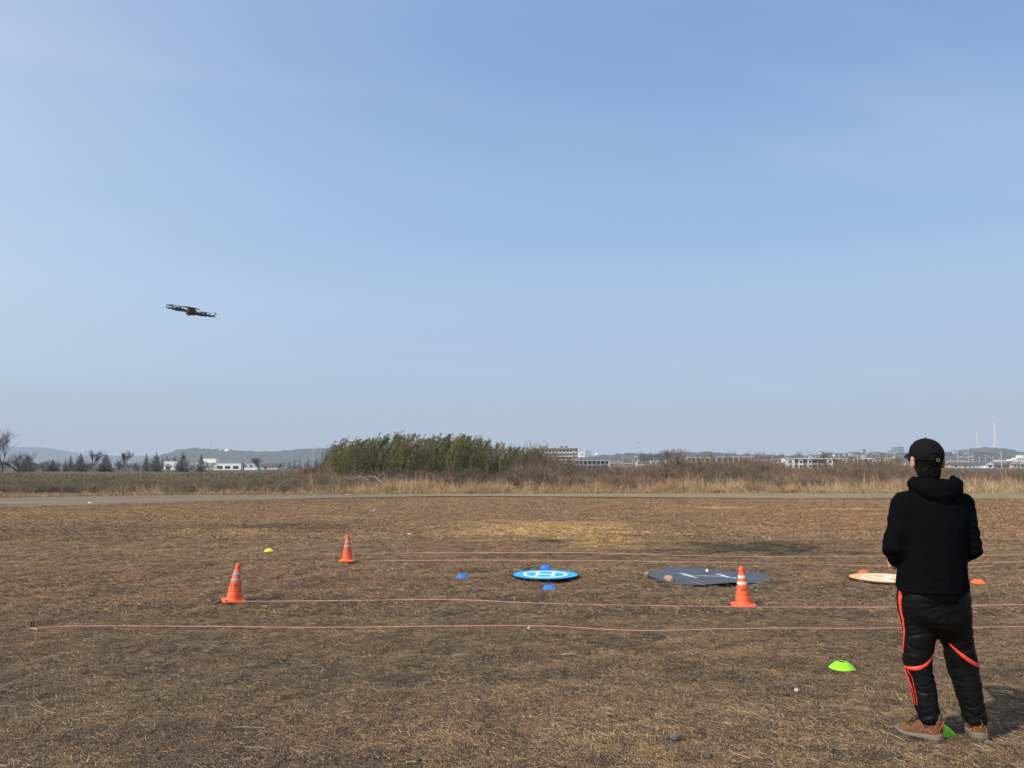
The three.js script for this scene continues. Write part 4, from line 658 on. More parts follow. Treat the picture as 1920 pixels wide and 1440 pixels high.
{ // dark sheet with a painted H, held down by stones
  const N = 1024, c = document.createElement('canvas'); c.width = c.height = N; const q = c.getContext('2d'); reseed(801);
  q.fillStyle = 'rgb(72,71,74)'; q.fillRect(0, 0, N, N);
  for (let i = 0; i < 900; i++) { const v = rr(50, 92) | 0; q.fillStyle = `rgba(${v},${v},${v + 5},0.16)`; const x = R() * N, y = R() * N; q.beginPath(); q.ellipse(x, y, rr(10, 80), rr(3, 14), rr(-0.4, 0.4), 0, 6.3); q.fill(); }
  const brush = (x0, y0, x1, y1, w) => { for (let i = 0; i < 160; i++) { const t = R(), j = rr(-w, w); q.strokeStyle = `rgba(225,227,232,${rr(0.03, 0.16)})`; q.lineWidth = rr(1, 5); q.beginPath(); const dx = x1 - x0, dy = y1 - y0, l = Math.hypot(dx, dy), nx = -dy / l * j, ny = dx / l * j; q.moveTo(x0 + dx * Math.max(0, t - 0.3) + nx, y0 + dy * Math.max(0, t - 0.3) + ny); q.lineTo(x0 + dx * Math.min(1, t + 0.3) + nx + rr(-3, 3), y0 + dy * Math.min(1, t + 0.3) + ny); q.stroke(); } };
  brush(330, 360, 410, 660, 20); brush(630, 380, 710, 690, 18); brush(360, 510, 670, 545, 12); brush(330, 360, 410, 660, 16); brush(630, 380, 710, 690, 14);
  for (let i = 0; i < 22; i++) { const x = rr(120, 900), y = rr(200, 850); q.strokeStyle = `rgba(205,208,214,${rr(0.08, 0.28)})`; q.lineWidth = rr(3, 9); q.beginPath(); q.moveTo(x, y); q.lineTo(x + rr(30, 120), y + rr(-14, 14)); q.stroke(); }
  const tex = new THREE.CanvasTexture(c); tex.colorSpace = THREE.SRGBColorSpace; tex.magFilter = THREE.LinearFilter;
  const nr = 34, na = 120, P = [], U = [], I = [], cx = 2.78, cz = -11.28;
  const edge = a => 0.855 * (1 + 0.03 * Math.sin(a * 3 + 1) + 0.02 * Math.sin(a * 5 + 0.4) + 0.008 * Math.sin(a * 11));
  for (let s = 0; s < 2; s++) for (let i = 0; i <= nr; i++) for (let j = 0; j <= na; j++) {
    const a = j / na * 6.28319, rr_ = edge(a) * i / nr, x = Math.cos(a) * rr_, z = Math.sin(a) * rr_, f = i / nr;
    const y = 0.035 + 0.028 * fbm(x * 1.6 + 3, z * 2.4, 4.4, 3) + 0.014 * fbm(x * 1.5, z * 9, 2.4, 3) + 0.035 * smooth(0.8, 1, f) * Math.sin(a * 4 + 2.2) * 0.6;
    P.push(x, Math.max(0.012, y) - s * 0.004, z); U.push(0.5 + x / 1.8, 0.5 - z / 1.8);
  }
  const W = na + 1, off = (nr + 1) * W; for (let i = 0; i < nr; i++) for (let j = 0; j < na; j++) { const k = i * W + j; I.push(k, k + 1, k + W, k + 1, k + W + 1, k + W); const b = k + off; I.push(b, b + W, b + 1, b + 1, b + W, b + W + 1); }
  for (let j = 0; j < na; j++) { const k = nr * W + j; I.push(k, k + 1, k + off, k + 1, k + off + 1, k + off); }
  const g = new THREE.BufferGeometry(); g.setAttribute('position', new THREE.Float32BufferAttribute(P, 3)); g.setAttribute('uv', new THREE.Float32BufferAttribute(U, 2)); g.setIndex(I); g.computeVertexNormals();
  const o = solo('ground_sheet', g, new THREE.MeshPhysicalMaterial({ map: tex, roughness: 0.5, side: THREE.DoubleSide }), 'dark grey round sheet with a rough painted white letter H', 'sheet'); o.position.set(cx, 0, cz);
}
function stone(label, x, y, z, s, col, s0, cat = 'stone', group = 'stones on the field') {
  const g = new THREE.IcosahedronGeometry(1, 3), p = g.attributes.position; for (let i = 0; i < p.count; i++) { const a = V().fromBufferAttribute ? new THREE.Vector3().fromBufferAttribute(p, i) : 0; const k = 1 + 0.5 * fbm(a.x * 0.9 + s0, a.y * 0.9, a.z * 0.9, 3) + 0.12 * fbm(a.x * 4, a.y * 4 + s0, a.z * 4, 2); p.setXYZ(i, a.x * k * s[0], a.y * k * s[1], a.z * k * s[2]); }
  g.computeVertexNormals(); const o = solo('stone', g, col, label, cat, group); o.position.set(x, y, z); o.rotation.y = s0; return o;
}
const stoneGrey = mat(0.21, 0.195, 0.17, 0.95), stoneTan = mat(0.36, 0.255, 0.15, 0.95), stoneDark = mat(0.075, 0.066, 0.06, 0.9), stonePale = mat(0.42, 0.36, 0.27, 0.9);
stone('round grey stone weighing down the edge of the dark sheet', 1.945, 0.05, -11.3, [0.045, 0.045, 0.045], stoneGrey, 3.1); stone('tan broken brick piece on the near edge of the dark sheet', 2.17, 0.055, -10.84, [0.075, 0.045, 0.055], stoneTan, 5.7);
stone('white pebble lying on the dark sheet behind cone A', 2.86, 0.075, -11.5, [0.020, 0.024, 0.020], mat(0.75, 0.74, 0.70, 0.7), 8.2); stone('small beige stone on the grass near the lime disc', 2.02, 0.02, -5.66, [0.016, 0.016, 0.015], stonePale, 2.2); stone('flat dark stone touching the small beige stone', 1.93, 0.008, -5.62, [0.026, 0.009, 0.016], stoneDark, 4.4);
stone('angular dark grey stone half sunk in the near grass', 0.965, 0.012, -4.73, [0.034, 0.022, 0.022], mat(0.12, 0.105, 0.09, 0.95), 6.6); stone('thin dark stone leaning beside the angular stone', 0.90, 0.008, -4.71, [0.022, 0.022, 0.012], stoneDark, 9.1); stone('grey stone under the heel of the pilot shoe', 2.752, 0.004, -4.64, [0.032, 0.022, 0.026], mat(0.13, 0.105, 0.082, 0.95), 1.4);
stone('flat clod of grey soil lying before the pilot shoe', 2.27, 0.008, -4.55, [0.04, 0.010, 0.022], mat(0.13, 0.095, 0.065, 1), 2.9, 'clod'); stone('dark clod of soil on the near grass', 1.09, 0.006, -4.47, [0.022, 0.016, 0.018], stoneDark, 7.7, 'clod'); stone('round dark clod beside pale straws in the near grass', -1.95, 0.006, -4.42, [0.028, 0.02, 0.024], stoneDark, 7.1, 'clod');
stone('dark clod in a scrape beside cone D', -3.25, 0.006, -12.95, [0.07, 0.018, 0.05], mat(0.05, 0.04, 0.032, 1), 3.7, 'clod');  // flattened, very dark lump marking a dark spot on the turf
{ // bits of stick and litter
  const dry = mat(0.33, 0.26, 0.18, 0.9), twig = (label, a, b, r) => solo('twig', tube([V(...a), V(...a).lerp(V(...b), 0.5).add(V(0, 0.006, 0.008)), V(...b)], r, 8, 5), dry, label, 'twig', 'twigs on the grass');
  twig('short pale stick lying flat on the grass', [-0.50, 0.018, -6.66], [-0.36, 0.02, -6.69], 0.004); twig('short thick stick on the grass before the pink string', [0.42, 0.02, -6.69], [0.54, 0.022, -6.70], 0.006); twig('long pale straw pair lying on the near grass', [-1.70, 0.02, -4.88], [-1.50, 0.025, -4.85], 0.0022); twig('long pale straw crossing the near grass', [-1.52, 0.02, -4.55], [-1.36, 0.025, -4.50], 0.0022);
  const paper = mat(0.78, 0.77, 0.74, 0.8), bit = (label, x, z, s) => { const g = new THREE.IcosahedronGeometry(1, 1); const p = g.attributes.position; for (let i = 0; i < p.count; i++) p.setXYZ(i, p.getX(i) * s * (1 + 0.3 * Math.sin(i * 7)), p.getY(i) * s * 0.4, p.getZ(i) * s); g.computeVertexNormals(); const o = solo('litter', g, paper, label, 'litter', 'white litter on the field'); o.position.set(x, gy(x, z) + 0.03 + s * 0.3, z); };
  bit('white scrap lying at the edge of the gravel track', -17.9, -33.0, 0.09); bit('white scrap beside the dry grass before the bamboo', -9.0, -42.5, 0.08); bit('white scrap on the grass beyond the yellow disc', -4.9, -27.6, 0.05); bit('small white scrap behind cone D', -2.35, -17.9, 0.045);
}
// pink strings staked over the grass
{
  const pinkMat = mat(0.86, 0.43, 0.38, 0.7), white_ = mat(0.80, 0.74, 0.68, 0.7);
  const string = (label, pts, r) => { const a = []; const c = new THREE.CatmullRomCurve3(pts.map(([x, z, y = 0.02]) => V(x, gy(x, z) + y, z))); for (let i = 0; i <= 160; i++) { const p = c.getPoint(i / 160); p.y += 0.006 * fbm(p.x * 1.3, 1, p.z, 2) + 0.004; a.push(p); } const o = solo('string', new THREE.TubeGeometry(new THREE.CatmullRomCurve3(a), 420, r, 5), pinkMat, label, 'string', 'pink boundary strings'); return o; };
  string('pink string running from the black stake across the near grass', [[-4.66, -7.70, 0.02], [-4.383, -7.827, 0.03], [-1.69, -7.827, 0.035], [0.157, -7.752, 0.03], [1.239, -7.653, 0.02], [2.293, -7.727, 0.03], [3.573, -7.678, 0.02], [5.053, -7.802, 0.03], [7.5, -7.9, 0.03]], 0.0023);
  string('pink string running from cone B past the base of cone A', [[-3.12, -9.12, 0.03], [-2.106, -9.151, 0.035], [-0.69, -9.258, 0.04], [0.246, -9.081, 0.035], [2.462, -8.915, 0.02], [4.292, -8.812, 0.025], [5.265, -8.845, 0.03], [5.766, -8.878, 0.03], [8.5, -8.9, 0.03]], 0.0025);
  string('pink string running from the foot of cone D', [[-2.62, -13.15, 0.02], [-0.983, -13.122, 0.03], [2.043, -13.05, 0.03], [3.844, -12.838, 0.03], [6.214, -12.565, 0.02], [7.645, -12.768, 0.03], [8.433, -12.908, 0.03], [12, -13.2, 0.03]], 0.0030);
  string('pink string stretched behind cone D and the pads', [[-3.72, -13.95, 0.02], [-3.18, -14.144, 0.03], [-0.776, -14.229, 0.04], [1.445, -14.144, 0.04], [3.199, -13.813, 0.03], [5.051, -13.732, 0.02], [6.8, -13.732, 0.03], [8.326, -13.813, 0.03], [9.14, -13.976, 0.03], [12.5, -14.1, 0.03]], 0.0030);
  const t = thing('string_tag', 'small pale green tag hanging on the near pink string', 'tag', [0.165, 0.02, -7.75]); part('flag', box(0.028, 0.022, 0.003), mat(0.45, 0.58, 0.45, 0.7), t); part('knot', new THREE.SphereGeometry(0.006, 8, 6).translate(0, 0.012, 0), white_, t);
  const s = thing('ground_stake', 'short black forked stake holding the near pink string', 'stake', [-4.72, gy(-4.72, -7.77), -7.775]); part('prong', [bar(V(-0.008, -0.05, 0), V(-0.010, 0.085, 0), 0.0055, 0.0055, 6)], ink, s); part('prong', [bar(V(0.012, -0.05, 0), V(0.016, 0.088, 0.004), 0.005, 0.005, 6)], ink, s); part('tied_loop', tube([V(-0.012, 0.012, 0.008), V(0.012, 0.02, 0.012), V(0.045, 0.016, 0.02), V(0.075, 0.012, 0.03), V(0.02, 0.008, 0.018)], 0.0045, 18, 5), mat(0.82, 0.48, 0.45, 0.7), s);
  const p = thing('ground_peg', 'black peg slanting out from under the base of cone B', 'stake', [-3.4, 0, -9.12], 0); part('shaft', bar(V(-0.09, 0.012, 0.02), V(0.10, 0.055, -0.02), 0.010, 0.008, 8), ink, p); part('tip', bar(V(-0.15, 0.004, 0.03), V(-0.09, 0.012, 0.02), 0.003, 0.010, 8), ink, p); part('handle', bar(V(-0.06, 0.026, 0.014), V(0.02, 0.045, -0.004), 0.012, 0.011, 8), mat(0.10, 0.09, 0.09, 0.6), p);
}
// ---------------------------------------------------------------- drone in flight
{
  const t = thing('drone', 'black quadcopter with propeller guards hovering above the field', 'drone', [-4.03, 3.515, -9.5]); t.rotation.order = 'XZY'; t.rotation.set(0.06, 0.55, -0.17); t.scale.setScalar(0.92);
  const dk = mat(0.010, 0.010, 0.012, 0.5), gm = mat(0.016, 0.016, 0.018, 0.45), body = mat(0.05, 0.048, 0.046, 0.45);
  const hull = new THREE.Shape(); const w = 0.052, l = 0.115; hull.moveTo(-w * 0.7, -l); hull.lineTo(w * 0.7, -l); hull.quadraticCurveTo(w * 1.15, -l * 0.2, w * 0.9, l); hull.lineTo(-w * 0.9, l); hull.quadraticCurveTo(-w * 1.15, -l * 0.2, -w * 0.7, -l);
  const b = part('body', new THREE.ExtrudeGeometry(hull, { depth: 0.05, bevelEnabled: true, bevelSize: 0.008, bevelThickness: 0.008, bevelSegments: 3 }).rotateX(Math.PI / 2).translate(0, 0.03, 0), body, t);
  part('battery', boxAt(-0.04, 0.04, 0.039, 0.062, -0.07, 0.1), gm, b); part('camera', [new THREE.SphereGeometry(0.021, 14, 10).translate(0, -0.022, -0.115), boxAt(-0.016, 0.016, -0.012, 0.012, -0.128, -0.100)], dk, b); for (const k of [-1, 1]) part('status_light', new THREE.SphereGeometry(0.005, 8, 6).translate(k * 0.045, 0.0, 0.122), mat(0.8, 0.8, 0.75, 0.4), b);
  part('top_plate', new THREE.CylinderGeometry(0.11, 0.11, 0.004, 40).scale(1, 1, 0.9).translate(0, 0.066, 0.01), gm, b);
  const rp = 0.118;
  [[-1, -1], [1, -1], [-1, 1], [1, 1]].forEach(([sx, sz], i) => {
    const c = V(sx * 0.165, sz < 0 ? 0.012 : 0.0, sz * 0.150);
    const a = part('arm', tube([V(sx * 0.045, 0.006, sz * 0.075), V(sx * 0.105, 0.014, sz * 0.115), V(c.x, c.y, c.z)], 0.010, 12, 8), dk, t);
    part('motor', new THREE.CylinderGeometry(0.017, 0.015, 0.034, 16).translate(c.x, c.y + 0.012, c.z), gm, a); part('landing_foot', bar(V(c.x, c.y, c.z), V(c.x + sx * 0.004, c.y - 0.026, c.z), 0.009, 0.006, 8), dk, a);
    const ang = [0.5, 2.3, 1.2, 0.15][i]; const p = part('propeller', [-1, 1].map(k => { const g = new THREE.BoxGeometry(0.100, 0.0022, 0.017, 8, 1, 1), q = g.attributes.position; for (let n = 0; n < q.count; n++) { const x = q.getX(n), f = (x + 0.05) / 0.1; q.setXYZ(n, x + 0.056, q.getY(n) + q.getZ(n) * 0.35 * (1 - f) + f * 0.006, q.getZ(n) * Math.sin(Math.PI * (0.2 + 0.72 * f))); } g.rotateY(k > 0 ? 0 : Math.PI); return g; }), dk, t); p.position.set(c.x, c.y + 0.034, c.z); p.rotation.y = ang; part('hub', new THREE.CylinderGeometry(0.008, 0.008, 0.010, 12), gm, p);
    const out = Math.atan2(sz * 0.150, sx * 0.165), arc = (y, r, span) => { const pts = []; for (let k = 0; k <= 24; k++) { const q = out + (k / 24 - 0.5) * span; pts.push(V(c.x + Math.cos(q) * r, c.y + y, c.z + Math.sin(q) * r)); } return tube(pts, 0.0042, 48, 6); };
    const at = (q, r, y) => V(c.x + Math.cos(out + q) * r, c.y + y, c.z + Math.sin(out + q) * r);
    if (sx > 0) part('guard', [arc(0.0, rp + 0.012, 3.5), tube([at(-1.75 * sz * -1, rp + 0.012, 0), at(-0.9 * sz * -1, rp + 0.03, -0.008), at(-0.3 * sz * -1, rp + 0.045, 0.006), at(0, rp + 0.042, 0.034), at(0.15, rp + 0.03, 0.05)], 0.0055, 20, 6), ...[-1.1, 0, 1.1].map(q => bar(V(c.x, c.y - 0.004, c.z), at(q, rp + 0.012, 0), 0.004, 0.0035, 6))], dk, t);
    else part('guard', [arc(0.040, rp + 0.012, 3.5), arc(0.0, rp + 0.012, 3.5), ...[-1.75, -0.75, 0.75, 1.75].map(q => bar(at(q, rp + 0.012, 0), at(q, rp + 0.012, 0.040), 0.004, 0.004, 6)), ...[-1.1, 0, 1.1].map(q => bar(V(c.x, c.y - 0.004, c.z), at(q, rp + 0.012, 0), 0.004, 0.0035, 6))], dk, t);
  });
}
// ---------------------------------------------------------------- the pilot
// signed distances, meshed with surface nets
const len3 = (x, y, z) => Math.sqrt(x * x + y * y + z * z);
const smin = (a, b, k) => { const h = Math.max(0, k - Math.abs(a - b)) / k; return Math.min(a, b) - h * h * k * 0.25; };
const smax = (a, b, k) => -smin(-a, -b, k);
const ell = (x, y, z, cx, cy, cz, a, b, c) => { const px = (x - cx) / a, py = (y - cy) / b, pz = (z - cz) / c, k0 = len3(px, py, pz), k1 = len3(px / a, py / b, pz / c); return k1 < 1e-9 ? -Math.min(a, b, c) : k0 * (k0 - 1) / k1; };
const cap = (x, y, z, A, B, r0, r1) => { const bx = B[0] - A[0], by = B[1] - A[1], bz = B[2] - A[2], px = x - A[0], py = y - A[1], pz = z - A[2], t = clamp((px * bx + py * by + pz * bz) / (bx * bx + by * by + bz * bz)); return len3(px - bx * t, py - by * t, pz - bz * t) - lerp(r0, r1, t); };
function netMesh(f, lo, hi, cell) {
  const n = [0, 1, 2].map(k => Math.ceil((hi[k] - lo[k]) / cell) + 1), [nx, ny, nz] = n, D = new Float32Array(nx * ny * nz), id = new Int32Array(nx * ny * nz).fill(-1), P = [], I = [];
  const at = (i, j, k) => (k * ny + j) * nx + i;
  for (let k = 0; k < nz; k++) for (let j = 0; j < ny; j++) for (let i = 0; i < nx; i++) D[at(i, j, k)] = f(lo[0] + i * cell, lo[1] + j * cell, lo[2] + k * cell);
  const E = [[0, 1], [2, 3], [4, 5], [6, 7], [0, 2], [1, 3], [4, 6], [5, 7], [0, 4], [1, 5], [2, 6], [3, 7]];
  for (let k = 0; k + 1 < nz; k++) for (let j = 0; j + 1 < ny; j++) for (let i = 0; i + 1 < nx; i++) {
    const v = []; let m = 0; for (let c = 0; c < 8; c++) { const d = D[at(i + (c & 1), j + (c >> 1 & 1), k + (c >> 2))]; v.push(d); if (d < 0) m |= 1 << c; }
    if (m === 0 || m === 255) continue;
    let x = 0, y = 0, z = 0, q = 0; for (const [a, b] of E) if ((v[a] < 0) !== (v[b] < 0)) { const t = v[a] / (v[a] - v[b]); x += lerp(a & 1, b & 1, t); y += lerp(a >> 1 & 1, b >> 1 & 1, t); z += lerp(a >> 2, b >> 2, t); q++; }
    id[at(i, j, k)] = P.length / 3; P.push(lo[0] + (i + x / q) * cell, lo[1] + (j + y / q) * cell, lo[2] + (k + z / q) * cell);
  }
  const quad = (a, b, c, d, flip) => { if (a < 0 || b < 0 || c < 0 || d < 0) return; flip ? I.push(a, c, b, a, d, c) : I.push(a, b, c, a, c, d); };
  for (let k = 1; k + 1 < nz; k++) for (let j = 1; j + 1 < ny; j++) for (let i = 1; i + 1 < nx; i++) {
    const d = D[at(i, j, k)] < 0;
    if (d !== (D[at(i + 1, j, k)] < 0)) quad(id[at(i, j - 1, k - 1)], id[at(i, j, k - 1)], id[at(i, j, k)], id[at(i, j - 1, k)], !d);
    if (d !== (D[at(i, j + 1, k)] < 0)) quad(id[at(i - 1, j, k - 1)], id[at(i, j, k - 1)], id[at(i, j, k)], id[at(i - 1, j, k)], d);
    if (d !== (D[at(i, j, k + 1)] < 0)) quad(id[at(i - 1, j - 1, k)], id[at(i, j - 1, k)], id[at(i, j, k)], id[at(i - 1, j, k)], !d);
  }
  const N = new Float32Array(P.length), e = cell * 0.5;
  for (let q = 0; q < P.length; q += 3) { const x = P[q], y = P[q + 1], z = P[q + 2], a = f(x + e, y, z) - f(x - e, y, z), b = f(x, y + e, z) - f(x, y - e, z), c = f(x, y, z + e) - f(x, y, z - e), l = len3(a, b, c) || 1; N[q] = a / l; N[q + 1] = b / l; N[q + 2] = c / l; }
  const g = new THREE.BufferGeometry(); g.setAttribute('position', new THREE.Float32BufferAttribute(P, 3)); g.setAttribute('normal', new THREE.BufferAttribute(N, 3)); g.setIndex(I); return g;
}
const gradOf = (f, p, e = 0.003) => V(f(p.x + e, p.y, p.z) - f(p.x - e, p.y, p.z), f(p.x, p.y + e, p.z) - f(p.x, p.y - e, p.z), f(p.x, p.y, p.z + e) - f(p.x, p.y, p.z - e)).normalize();
const stick = (f, p, off) => { p = p.clone(); for (let i = 0; i < 7; i++) p.addScaledVector(gradOf(f, p), -f(p.x, p.y, p.z)); return p.addScaledVector(gradOf(f, p), off); };
function band(f, pts, width, off = 0.0022, n = 26) {              // cloth tape laid on a surface, with thickness
  const c = new THREE.CatmullRomCurve3(pts.map(p => stick(f, V(...p), 0))), P = [], I = [], cols = 5;
  for (let i = 0; i <= n; i++) { const p = stick(f, c.getPoint(i / n), 0), t = c.getTangent(i / n), nn = gradOf(f, p), s = t.clone().cross(nn).normalize(), w = typeof width === 'function' ? width(i / n) : width; for (let k = 0; k < cols; k++) { const edge = k === 0 || k === cols - 1, q = stick(f, p.clone().addScaledVector(s, w * (k / (cols - 1) - 0.5)), edge ? -0.001 : off); P.push(q.x, q.y, q.z); } }
  for (let i = 0; i < n; i++) for (let k = 0; k + 1 < cols; k++) { const a = i * cols + k; I.push(a, a + 1, a + cols, a + 1, a + cols + 1, a + cols); }
  const g = new THREE.BufferGeometry(); g.setAttribute('position', new THREE.Float32BufferAttribute(P, 3)); g.setIndex(I); g.computeVertexNormals(); return g;
}
const piping = (f, pts, r, off = 0.001) => tube(new THREE.CatmullRomCurve3(pts.map(p => V(...p))).getPoints(pts.length * 6).map(p => stick(f, p, off)), r, pts.length * 10, 5);
{
  const skin = mat(0.50, 0.265, 0.17, 0.55), black = mat(0.0032, 0.0032, 0.0037, 0.95, { specularIntensity: 0.08 }), nylon = mat(0.0045, 0.0045, 0.0047, 0.5, { specularIntensity: 0.26 }), red = mat(0.86, 0.060, 0.025, 0.5), hairM = mat(0.0035, 0.003, 0.0028, 0.5, { specularIntensity: 0.35 }), capM = mat(0.0050, 0.0050, 0.0055, 0.8, { specularIntensity: 0.22 });
  const X0 = 2.56, Z0 = -4.72;
  const who = thing('person', 'person in black hoodie and cap steering the drone with back turned', 'person', [X0, 0, Z0]);
  const hx = -0.022;                                                    // the head sits a little to one side
  const headTurn = -0.08, ct = Math.cos(headTurn), st = Math.sin(headTurn);
  const toHead = (x, y, z) => { const a = x - hx, b = z + 0.012; return [a * ct - b * st, y, a * st + b * ct]; };
  // --- body (skin): legs, trunk, arms, neck; head and hands on finer grids
  const L = { sh: [-0.180, 1.372, 0.0], el: [-0.258, 1.115, 0.015], wr: [-0.135, 1.0, -0.235] }, Rr = { sh: [0.165, 1.365, 0.0], el: [0.190, 1.110, 0.02], wr: [0.065, 1.0, -0.24] };
  const bodyF = (x, y, z) => {
    let d = cap(x, y, z, [-0.02, 0.88, 0], [-0.01, 1.30, 0.01], 0.115, 0.12);
    d = smin(d, cap(x, y, z, L.sh, Rr.sh, 0.055, 0.055), 0.08); d = smin(d, cap(x, y, z, [hx, 1.34, 0], [hx, 1.56, -0.01], 0.058, 0.052), 0.05);
    for (const a of [L, Rr]) { d = smin(d, cap(x, y, z, a.sh, a.el, 0.045, 0.038), 0.03); d = smin(d, cap(x, y, z, a.el, a.wr, 0.038, 0.027), 0.02); }
    d = smin(d, cap(x, y, z, [-0.11, 0.84, 0], [-0.134, 0.44, -0.02], 0.075, 0.05), 0.05); d = smin(d, cap(x, y, z, [-0.134, 0.44, -0.02], [-0.108, 0.09, 0.028], 0.05, 0.028), 0.03);
    d = smin(d, cap(x, y, z, [0.06, 0.84, 0], [0.122, 0.44, -0.02], 0.075, 0.05), 0.05); d = smin(d, cap(x, y, z, [0.122, 0.44, -0.02], [0.170, 0.09, 0.012], 0.05, 0.028), 0.03);
    return d;
  };
  const headF = (x, y, z) => {
    const [a, b, c] = toHead(x, y, z);
    let d = ell(a, b, c, 0, 1.668, 0.002, 0.077, 0.098, 0.096); d = smin(d, ell(a, b, c, 0, 1.598, -0.042, 0.057, 0.064, 0.060), 0.05); d = smin(d, cap(x, y, z, [hx, 1.46, 0.004], [hx, 1.60, -0.008], 0.056, 0.052), 0.03);
    d = smin(d, cap(a, b, c, [0, 1.652, -0.094], [0, 1.618, -0.112], 0.009, 0.014), 0.02); d = smin(d, ell(a, b, c, 0, 1.672, -0.086, 0.05, 0.010, 0.012), 0.015);
    for (const s of [-1, 1]) {
      d = smax(d, -ell(a, b, c, s * 0.032, 1.648, -0.096, 0.018, 0.010, 0.014), 0.012); d = smin(d, ell(a, b, c, s * 0.032, 1.648, -0.081, 0.012, 0.012, 0.012), 0.004);
      let e = ell(a, b, c, s * 0.087, 1.626, 0.012 + (1.626 - b) * -0.12, 0.013, 0.039, 0.024); e = smax(e, -ell(a, b, c, s * 0.103, 1.630, 0.005, 0.008, 0.024, 0.013), 0.006); d = smin(d, e, 0.010);
    }
    d = smin(d, ell(a, b, c, 0, 1.581, -0.097, 0.022, 0.005, 0.008), 0.006); d = smin(d, ell(a, b, c, 0, 1.572, -0.095, 0.019, 0.006, 0.008), 0.006); d = smax(d, -ell(a, b, c, 0, 1.5765, -0.105, 0.022, 0.0015, 0.006), 0.003); d = smin(d, ell(a, b, c, 0, 1.548, -0.083, 0.02, 0.016, 0.016), 0.03);
    return smax(d, 1.47 - y, 0.004);
  };
  const handF = m => (x, y, z) => {
    const q = m ? -0.07 - x : x, W = m ? [-0.07 - Rr.wr[0], Rr.wr[1], Rr.wr[2]] : L.wr;
    let d = cap(q, y, z, W, [-0.117, 0.985, -0.285], 0.026, 0.028); d = smin(d, ell(q, y, z, -0.114, 0.984, -0.302, 0.017, 0.042, 0.042), 0.02);
    [[1.012, 0.034, 0.024], [0.994, 0.038, 0.026], [0.975, 0.035, 0.024], [0.957, 0.027, 0.019]].forEach(([fy, l1, l2], i) => { const a = [-0.113, fy, -0.332], b = [-0.116, fy - 0.002, -0.332 - l1], c = [-0.096, fy - 0.004, -0.332 - l1 - l2 * 0.72], e = [-0.076, fy - 0.004, -0.332 - l1 - l2 * 0.6]; let f = Math.min(cap(q, y, z, a, b, 0.0095, 0.0090), cap(q, y, z, b, c, 0.0090, 0.0085), cap(q, y, z, c, e, 0.0085, 0.0075)); d = smin(d, f, 0.006); });
    d = smin(d, Math.min(cap(q, y, z, [-0.114, 1.000, -0.276], [-0.098, 1.030, -0.298], 0.014, 0.011), cap(q, y, z, [-0.098, 1.030, -0.298], [-0.072, 1.040, -0.320], 0.011, 0.0085)), 0.010);
    return d;
  };
  part('body', [netMesh(bodyF, [-0.36, 0.04, -0.3], [0.32, 1.55, 0.2], 0.013), netMesh(headF, [hx - 0.13, 1.455, -0.16], [hx + 0.13, 1.79, 0.13], 0.0042), netMesh(handF(false), [-0.18, 0.91, -0.43], [-0.04, 1.07, -0.2], 0.0032), netMesh(handF(true), [-0.03, 0.91, -0.43], [0.12, 1.07, -0.2], 0.0032)], skin, who);
  // --- hair and cap
  const hairF = (x, y, z) => { const [a, b, c] = toHead(x, y, z); let d = ell(a, b, c, 0, 1.655, 0.006, 0.083, 0.10, 0.101); d = smin(d, ell(a, b, c, 0, 1.565, 0.022, 0.068, 0.070, 0.056), 0.03); d += 0.0035 * PN.noise(a * 120, b * 30, c * 120) + 0.004 * PN.noise(a * 40, b * 18, c * 40); d = smax(d, -(c + 0.020 - (b < 1.62 ? (1.62 - b) * 0.35 : 0) + (Math.abs(a) < 0.05 ? -0.02 : 0)), 0.012); d = smax(d, b - 1.72, 0.01); d = smax(d, -ell(a, b, c, (a < 0 ? -1 : 1) * 0.092, 1.630, -0.004, 0.026, 0.048, 0.036), 0.006); return smax(d, 1.505 + 0.010 * PN.noise(a * 60, 3, c * 30) - b, 0.008); };
  part('hair', netMesh(hairF, [hx - 0.13, 1.48, -0.09], [hx + 0.13, 1.75, 0.14], 0.0042), hairM, who);
  const capF = (x, y, z) => {
    const [a, b0, c] = toHead(x, y, z), b = b0 + 0.10 * c;                                // worn low at the back
    const az = Math.atan2(a, c), seam = 0.0012 * Math.exp(-((Math.sin(az * 3)) ** 2) * 160);
    const out = ell(a, b, c, 0, 1.672, 0.004, 0.095, 0.098, 0.109) + seam + 0.003 * PN.noise(a * 22, b * 22, c * 22), inn = ell(a, b, c, 0, 1.670, 0.004, 0.089, 0.092, 0.103);
    let d = smax(out, -inn, 0.002); d = smax(d, 1.642 - b, 0.003);
    const hole = Math.max(len3(a, (b - 1.652) * 1.15, 0) - 0.038, 0.05 - c, 1.652 - b); d = smax(d, -hole, 0.003); return d;
  };
  const capMesh = part('cap', netMesh(capF, [hx - 0.14, 1.60, -0.15], [hx + 0.14, 1.80, 0.15], 0.0042), capM, who);
  const brimF = (x, y, z) => { const [a, b0, c] = toHead(x, y, z), b = b0 + 0.05 * c, drop = 5.5 * a * a + 0.10 * Math.max(0, -c - 0.10); let d = Math.abs(b - (1.683 - drop)) - 0.0034; d = smax(d, Math.hypot(a / 0.086, (c + 0.085) / 0.112) * 0.090 - 0.090, 0.004); return smax(d, c + 0.075, 0.004); };
  part('brim', netMesh(brimF, [hx - 0.12, 1.60, -0.23], [hx + 0.12, 1.71, -0.05], 0.0036), capM, capMesh);
  part('button', new THREE.SphereGeometry(0.0075, 12, 8).scale(1, 0.6, 1).translate(hx, 1.7705, -0.01), capM, capMesh);
